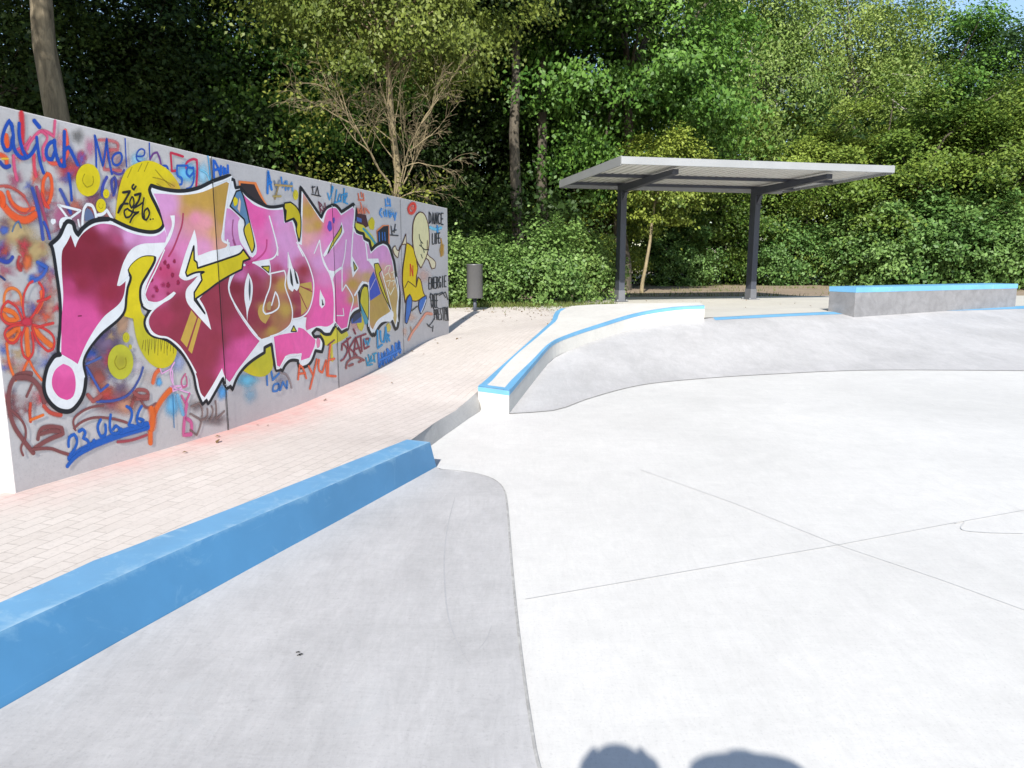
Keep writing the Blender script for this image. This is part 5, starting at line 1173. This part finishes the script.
# the dead-branch tree: a leafy yellow-green top over bare tan branches
def bare_tree():
    x, y = X(398, 17.6), 17.6
    root = plant('tree', 'yellow', x, y, 'yellow green tree with a tangle of bare tan branches behind the graffiti wall', 'tree', 1.0, .4)
    g = random.Random(5); mb = MB()
    def grow(p, d, L, r, lv):
        pts = [p]; q = p.copy(); dd = d.normalized(); n = 5
        for i in range(n):
            dd = (dd + Vector((g.gauss(0, .17), g.gauss(0, .17), g.gauss(.02 if lv < 2 else -.05, .12)))).normalized(); q = q + dd * (L / n); pts.append(q.copy())
        mb.tube(pts, [max(.0028, r * (1 - .14 * i)) for i in range(n + 1)], 6 if lv < 2 else 4, False)
        if lv >= 4 or r < .0022: return
        for k in range({0: 6, 1: 4, 2: 4, 3: 2}[lv]):
            i = g.randint(2, n); b = pts[i]; a = g.uniform(0, 6.28); sp = g.uniform(.4, .8)
            nd = (dd + Vector((math.cos(a), math.sin(a) * .8, g.uniform(-.25, .5))) * sp).normalized()
            grow(b, nd, L * g.uniform(.45, .68), r * .46, lv + 1)
    for d, L, r in (((-.34, -.2, 1), 2.2, .04), ((-.12, -.25, 1), 2.3, .036), ((.5, -.2, .55), 1.15, .022), ((.3, -.35, .9), 1.5, .03), ((.1, -.3, 1), 2.1, .034), ((.6, -.3, .15), .95, .018)):
        grow(Vector((-.05 if d[0] < 0 else .06, -.12, 2.45)), Vector(d), L, r, 0)
    mb.tube([(-.22, -.1, -.2), (-.2, -.12, 1.2), (-.05, -.12, 2.5)], [.1, .08, .06], 8, False)
    mb.tube([(.1, -.1, -.2), (.08, -.12, 1.2), (.06, -.12, 2.5)], [.1, .09, .065], 8, False)
    db = mb.build('dead_branch', M['bark_tan'], root, True); db.scale = (.74, .8, 1.0)
    gg = np.random.default_rng(31); pp = []
    for c in [(-1.4, -.3, 3.0), (-1.0, -.3, 2.6), (-.5, -.3, 2.7), (.35, -.2, 2.5), (.8, -.3, 2.75), (-1.7, -.2, 4.2), (-1.3, -.4, 4.7), (-2.3, -.3, 4.6), (-1.9, -.3, 3.6), (.9, -.4, 5.3), (1.4, -.3, 4.9), (-.3, -.3, 5.5), (-1.5, -.3, 5.3), (1.5, -.2, 5.6), (-.6, -.4, 3.9), (-2.1, -.2, 2.9)]:
        pp.append(np.array(c) + gg.normal(size=(110, 3)) * np.array([.33, .25, .17]))
    pp = np.concatenate(pp); me = leaf_mesh('leaf_sprig', pp, .085, .4, .5, M['leaf_yellow'], 33)
    q = bpy.data.objects.new('leaf_sprig', me); COL.objects.link(q); q.parent = root
bare_tree()

T = [
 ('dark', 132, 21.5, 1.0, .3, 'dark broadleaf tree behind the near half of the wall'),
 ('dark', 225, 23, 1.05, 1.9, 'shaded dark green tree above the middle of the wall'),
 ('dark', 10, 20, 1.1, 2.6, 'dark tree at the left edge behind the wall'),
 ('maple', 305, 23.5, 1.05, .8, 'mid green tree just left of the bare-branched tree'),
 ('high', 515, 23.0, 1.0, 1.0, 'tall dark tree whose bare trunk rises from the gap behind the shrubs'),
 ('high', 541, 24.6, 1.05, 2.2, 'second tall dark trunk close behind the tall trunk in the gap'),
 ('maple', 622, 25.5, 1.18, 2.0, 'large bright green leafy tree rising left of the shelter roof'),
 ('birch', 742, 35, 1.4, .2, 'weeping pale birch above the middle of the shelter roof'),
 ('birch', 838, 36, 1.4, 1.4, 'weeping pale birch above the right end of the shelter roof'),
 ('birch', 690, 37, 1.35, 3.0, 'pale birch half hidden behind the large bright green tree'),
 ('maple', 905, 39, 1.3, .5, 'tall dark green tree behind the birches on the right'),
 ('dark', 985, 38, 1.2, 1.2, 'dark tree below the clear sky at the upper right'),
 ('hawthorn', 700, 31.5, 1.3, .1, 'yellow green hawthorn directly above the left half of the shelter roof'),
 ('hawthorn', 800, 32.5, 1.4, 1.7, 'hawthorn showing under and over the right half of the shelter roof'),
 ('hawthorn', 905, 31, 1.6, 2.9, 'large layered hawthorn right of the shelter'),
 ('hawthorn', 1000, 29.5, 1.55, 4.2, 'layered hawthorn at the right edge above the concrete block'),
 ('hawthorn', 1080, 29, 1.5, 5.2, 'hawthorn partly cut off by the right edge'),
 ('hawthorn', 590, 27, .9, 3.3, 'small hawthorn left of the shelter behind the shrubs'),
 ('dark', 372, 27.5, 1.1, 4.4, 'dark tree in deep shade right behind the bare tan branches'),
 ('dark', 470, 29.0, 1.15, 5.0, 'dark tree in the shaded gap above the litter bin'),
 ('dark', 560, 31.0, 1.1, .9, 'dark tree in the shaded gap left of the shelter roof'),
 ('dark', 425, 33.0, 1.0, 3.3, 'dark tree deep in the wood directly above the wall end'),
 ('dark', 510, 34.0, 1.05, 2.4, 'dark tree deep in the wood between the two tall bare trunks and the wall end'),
 ('forked', 640, 23.5, 1.0, 0, 'small tree with a forked pale trunk behind the left shelter post'),
]
for k, px, dd, s, rz, lab in T: plant('tree', k, X(px, dd), dd, lab, 'tree', s, rz, 'trees of the wood behind the skate area')

# big trunk at the left
M['bark_painted_dapple'] = bark('painted_dapple_bark', (.055, .045, .03), (.27, .225, .15), 7)  # lighter copy of the bark, dappled sunlight put into its colour
tree_type('left', 28, (3.9, 3.6, 2.9), 10.6, 120, 310, .8, .13, M['leaf_dark'], 'bark_painted_dapple', .24, flat=.45, nl=18)
x, y = X(76, 14.5), 14.5
t0 = plant('tree', 'left', x, y, 'thick bare trunk rising behind the near end of the wall', 'tree', 1.05, 2.0)
t0.rotation_euler.y = R(2.6)
# unseen trees added along the left, beside and behind the viewer, to shade the wood behind the wall
for i, (x, y, s, lab) in enumerate(((-9.6, 2.5, 1.0, 'unseen tall tree added for shade beside the near end of the wall'), (-14, 8.0, 1.1, 'unseen tall tree added for shade furthest left of the wall'), (-11.0, -4.0, 1.15, 'unseen tall tree added for shade behind the viewer on the left'))):
    plant('tree', 'high', x, y, lab, 'tree', s, i * 1.3, 'unseen trees added for shade left of the path')

SH = [
 ('shrub', 452, 17.4, .8, 1.0, 'leafy shrub hiding behind the wall end and the litter bin'),
 ('dogwood', 495, 17.8, .66, .2, 'broad leafy shrub right of the litter bin'),
 ('shrub', 545, 18.0, .98, 2.0, 'tallest leafy shrub between the litter bin and the shelter'),
 ('shrub', 583, 18.9, .86, 3.1, 'leafy shrub touching the left shelter post'),
 ('dogwood', 466, 19.6, .62, 4.0, 'shaded shrub behind the litter bin'),
 ('dogwood', 795, 30.5, 1.15, .4, 'leafy green shrub just right of the right shelter post'),
 ('dogwood', 862, 29.4, 1.35, 1.5, 'bushy shrub above the left end of the concrete block'),
 ('shrub', 918, 28.4, 1.8, 2.6, 'upright light green shrub above the middle of the concrete block'),
 ('dogwood', 968, 27.4, 1.3, 3.7, 'bushy shrub above the right half of the concrete block'),
 ('shrub', 1014, 26.5, 1.55, 4.8, 'upright shrub at the right edge above the block end'),
 ('dogwood', 740, 31.5, .85, 5.4, 'low shrub behind the dirt strip between the shelter posts'),
 ('dogwood', 672, 30.0, 1.0, 2.2, 'shaded low shrub under the forked tree'),
]
for k, px, dd, s, rz, lab in SH: plant('shrub', k, X(px, dd), dd, lab, 'shrub', s, rz, 'shrubs along the edge of the wood')

# the wood beyond, one mass
def wood():
    g = np.random.default_rng(3); pts = []; ton = []
    for i in range(800):
        x = g.uniform(-34, 40); y = g.uniform(34, 45) + (abs(x - 3) * -.2)
        hmax = (8.0 if x < 4 else 6.6) + (3.0 if -9 < x < 3 else 0) + 3.0 * noise.noise(Vector((x * .16, y * .1, 2))) + (2.0 if x < 2 else 0)
        c = np.array([x, y, g.uniform(.3, 1) ** .8 * hmax]); n = int(g.uniform(50, 130))
        q = g.normal(size=(n, 3)) * np.array([1.0, 1.0, .75]); pts.append(c + q); ton.append(np.full(n, g.normal(0, .12)))
    pts = np.concatenate(pts); pts = pts[pts[:, 2] > .4]
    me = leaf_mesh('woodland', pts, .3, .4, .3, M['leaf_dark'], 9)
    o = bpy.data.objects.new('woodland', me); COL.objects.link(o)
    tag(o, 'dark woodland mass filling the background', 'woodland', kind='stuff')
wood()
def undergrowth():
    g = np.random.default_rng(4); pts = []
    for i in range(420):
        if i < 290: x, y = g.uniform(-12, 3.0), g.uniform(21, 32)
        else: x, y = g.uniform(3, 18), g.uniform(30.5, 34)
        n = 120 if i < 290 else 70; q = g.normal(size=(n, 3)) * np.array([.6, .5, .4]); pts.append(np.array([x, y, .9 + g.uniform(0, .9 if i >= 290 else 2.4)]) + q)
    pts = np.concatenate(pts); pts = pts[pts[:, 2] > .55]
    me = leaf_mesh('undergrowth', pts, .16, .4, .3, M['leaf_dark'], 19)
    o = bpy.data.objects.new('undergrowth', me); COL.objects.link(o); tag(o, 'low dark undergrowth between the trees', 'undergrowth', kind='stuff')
undergrowth()
def grass():
    g = np.random.default_rng(6); v = []; n = 0
    pts = []
    for i in range(9000):
        if i < 5000: x, y = g.uniform(2, 18), g.uniform(20.6, 30.5)
        else:
            x = g.uniform(-4, 2.4); y = 17.0 + g.normal(0, .35)
        if i < 5000 and noise.noise(Vector((x * .5, y * .9, 0))) < (.05 if y < 22.5 else .25): continue
        pts.append((x, y, hz(x, y) - .03))
    V = []; Fc = []
    for (x, y, z) in pts:
        a = g.uniform(0, 6.28); h = g.uniform(.05, .16); b = len(V); dx, dy = math.cos(a) * .012, math.sin(a) * .012; lx, ly = g.normal(0, .05), g.normal(0, .05)
        V += [(x - dx, y - dy, z), (x + dx, y + dy, z), (x + lx, y + ly, z + h)]; Fc.append((b, b + 1, b + 2))
    o = obj('grass', V, Fc, M['grass']); at_ = o.data.attributes.new('leaf', 'FLOAT', 'POINT'); at_.data.foreach_set('value', list(np.repeat(np.clip(g.normal(.55, .25, len(pts)), 0, 1), 3)))
    tag(o, 'sparse grass along the dirt strip', 'grass', kind='stuff')
grass()

def litter():
    g = np.random.default_rng(12); pts = []
    for i in range(230):
        if i % 3 == 0: continue
        x = g.uniform(-1.0, 1.0); y = 16.2 - abs(g.exponential(.9))
        if i < 22: x, y = g.uniform(-2.2, -.6), g.uniform(4, 12); x = float(np.interp(y, [p.y for p in WB], [p.x for p in WB])) + abs(g.exponential(.25)) + .05
        elif i > 200: x, y = g.uniform(3, 8.5), g.uniform(15.5, 20)
        if not inpoly(x, y, pav) and i <= 200: continue
        pts.append((x, y, hz(x, y) + .012))
    me = leaf_mesh('fallen_leaves', np.array(pts), .045, .5, 2.5, M['leaf_fallen'], 40)
    o = bpy.data.objects.new('fallen_leaves', me); COL.objects.link(o); tag(o, 'scattered dry leaves on the paving and slab', 'leaves', kind='stuff')
litter()

# ------------------------------------------------------------------ the person taking the picture (seen by their shadow)
skinm = paint('skin', (.50, .30, .21), (.52, .32, .23), .6, .7)
def person(px_, py_, label, holding, cloth_c, hair_c, hair_r, hgt):
    root = empty('person', (px_, py_, 0), 0, label, 'person', 'people whose shadows fall on the floor')
    root.scale = (1, 1, hgt)
    def skin(name, vs, es, rads, m, par, sub=2):
        me = bpy.data.meshes.new(name); me.from_pydata(vs, es, []); o = bpy.data.objects.new(name, me); COL.objects.link(o); o.parent = par
        md = o.modifiers.new('skin', 'SKIN'); md.use_smooth_shade = True
        for i, r in enumerate(rads): me.skin_vertices[0].data[i].radius = (r, r) if not isinstance(r, tuple) else r
        me.skin_vertices[0].data[0].use_root = True
        q = o.modifiers.new('sub', 'SUBSURF'); q.levels = 1; q.render_levels = sub; me.materials.append(m); return o
    if holding: arm = [(-.17, 0, 1.37), (-.26, .08, 1.13), (-.07, .19, 1.40), (.17, 0, 1.37), (.27, .08, 1.13), (.13, .19, 1.40)]
    else: arm = [(-.17, 0, 1.37), (-.22, -.02, 1.10), (-.23, .05, .86), (.17, 0, 1.37), (.22, -.02, 1.10), (.23, .05, .86)]
    vs = [(0, 0, .95), (0, .0, 1.15), (0, 0, 1.36), (0, .01, 1.45), (0, .02, 1.52), (0, .04, 1.60), (0, .03, 1.67), *arm,
          (-.10, 0, .88), (-.11, .02, .48), (-.12, -.02, .08), (-.12, .10, .035), (.10, 0, .88), (.11, .02, .48), (.12, -.02, .08), (.12, .10, .035)]
    es = [(0, 1), (1, 2), (2, 3), (3, 4), (4, 5), (5, 6), (2, 7), (7, 8), (8, 9), (2, 10), (10, 11), (11, 12), (0, 13), (13, 14), (14, 15), (15, 16), (0, 17), (17, 18), (18, 19), (19, 20)]
    rd = [(.15, .11), (.13, .10), (.14, .10), .06, .055, .095, .085, .065, .045, .03, .065, .045, .03, .09, .06, .045, .035, .09, .06, .045, .035]
    skin('body', vs, es, rd, skinm, root)
    cloth = paint('cloth', cloth_c, tuple(x * 1.2 for x in cloth_c), .9, .6); hairm = paint('hair', hair_c, tuple(x * 1.3 for x in hair_c), .7, .6)
    up = [arm[0], tuple((a + b) / 2 for a, b in zip(arm[0], arm[1])), arm[3], tuple((a + b) / 2 for a, b in zip(arm[3], arm[4]))]
    skin('shirt', [(0, 0, .90), (0, 0, 1.15), (0, 0, 1.37), *up], [(0, 1), (1, 2), (2, 3), (3, 4), (2, 5), (5, 6)], [(.175, .13), (.15, .12), (.16, .12), .085, .065, .085, .065], cloth, root)
    skin('trousers', [(0, 0, .93), (-.10, 0, .86), (-.11, .02, .48), (-.12, -.02, .10), (.10, 0, .86), (.11, .02, .48), (.12, -.02, .10)], [(0, 1), (1, 2), (2, 3), (0, 4), (4, 5), (5, 6)], [(.16, .12), .105, .078, .06, .105, .078, .06], cloth, root)
    skin('hair', [(0, -.05, 1.44), (0, -.04, 1.55), (0, -.01, 1.65), (0, .01, 1.69)], [(0, 1), (1, 2), (2, 3)], [hair_r * .7, hair_r, hair_r * .98, hair_r * .75], hairm, root)
    for nm, c, q_ in (('nose', (0, .14, 1.58), .014), ('eye', (-.035, .12, 1.605), .011), ('eye', (.035, .12, 1.605), .011)):
        q = MB(); q.lathe([(0, -q_), (q_ * .7, -q_ * .7), (q_, 0), (q_ * .7, q_ * .7), (0, q_)], 10, c); q.build(nm, skinm if nm == 'nose' else M['dark'], root, True)
    for w_, sgn in ((Vector(arm[2]), 1), (Vector(arm[5]), -1)):
        f = Vector((0, .25, 1)).normalized() if holding else Vector((0, .1, -1)).normalized()       # the way the fingers point
        g_ = Vector((sgn, 0, 0))                                                                  # towards the phone / the thigh
        pts = [w_, w_ + f * .06]; e = [(0, 1)]; r = [(.028, .02), (.036, .02)]
        for k, L in enumerate((.075, .085, .08, .06)):
            o_ = w_ + f * .085 + Vector((0, .026 - .017 * k, 0)) ; b = len(pts)
            pts += [o_, o_ + f * L * .45 + g_ * .008, o_ + f * L * .75 + g_ * .03]; e += [(1, b), (b, b + 1), (b + 1, b + 2)]; r += [.010, .009, .008]
        b = len(pts); t0 = w_ + f * .03 + Vector((0, .035, 0)) + g_ * .01
        pts += [t0, t0 + f * .035 + Vector((0, .018, 0)) + g_ * .02]; e += [(1, b), (b, b + 1)]; r += [.012, .0095]
        skin('hand', [tuple(p) for p in pts], e, r, skinm, root)
person(-.04, -.29, 'person in dark blue clothes taking the photograph, casting the left shadow hump', True, (.03, .04, .075), (.05, .03, .02), .15, 1.028)
person(.37, -.28, 'second person with full hair beside the photographer, casting the right shadow hump', False, (.06, .05, .05), (.04, .025, .015), .22, 1.012)
ph = MB(); ph.box((0, 0, 0), (.15, .009, .074)); o = ph.build('smartphone', M['dark'], None, bevel=.003)
o.location = (-.01, -.065, 1.50); tag(o, 'dark smartphone held up in both hands by the person taking the photograph', 'phone')

# ------------------------------------------------------------------ light
AZ, EL = R(9), R(34.5)
w = bpy.data.worlds.new('World'); scene.world = w; w.use_nodes = True
nt = w.node_tree; bg = nt.nodes['Background']
sky = nt.nodes.new('ShaderNodeTexSky'); sky.sky_type = 'NISHITA'; sky.sun_disc = False
sky.sun_elevation = EL; sky.sun_rotation = AZ + math.pi; sky.altitude = 50; sky.air_density = 1.0; sky.dust_density = .6; sky.ozone_density = 1.2
nt.links.new(sky.outputs[0], bg.inputs['Color']); bg.inputs['Strength'].default_value = .11
sd = bpy.data.lights.new('sun', 'SUN'); sd.energy = 4.2; sd.angle = R(.53); sd.color = (1.0, .955, .88)
so = bpy.data.objects.new('sun', sd); COL.objects.link(so)
sv = Vector((math.sin(AZ) * math.cos(EL), math.cos(AZ) * math.cos(EL), -math.sin(EL)))
so.rotation_euler = sv.to_track_quat('-Z', 'Y').to_euler(); so.location = (-10, -60, 50)

vs_ = scene.view_settings
scene.display_settings.display_device = 'sRGB'
vs_.view_transform = 'Standard'; vs_.look = 'None'; vs_.exposure = .85; vs_.gamma = 1; vs_.use_curve_mapping = False
scene.render.engine = 'CYCLES'
scene.cycles.transparent_max_bounces = 32; scene.cycles.max_bounces = 6; scene.cycles.diffuse_bounces = 3
scene.render.resolution_x = 1024; scene.render.resolution_y = 768
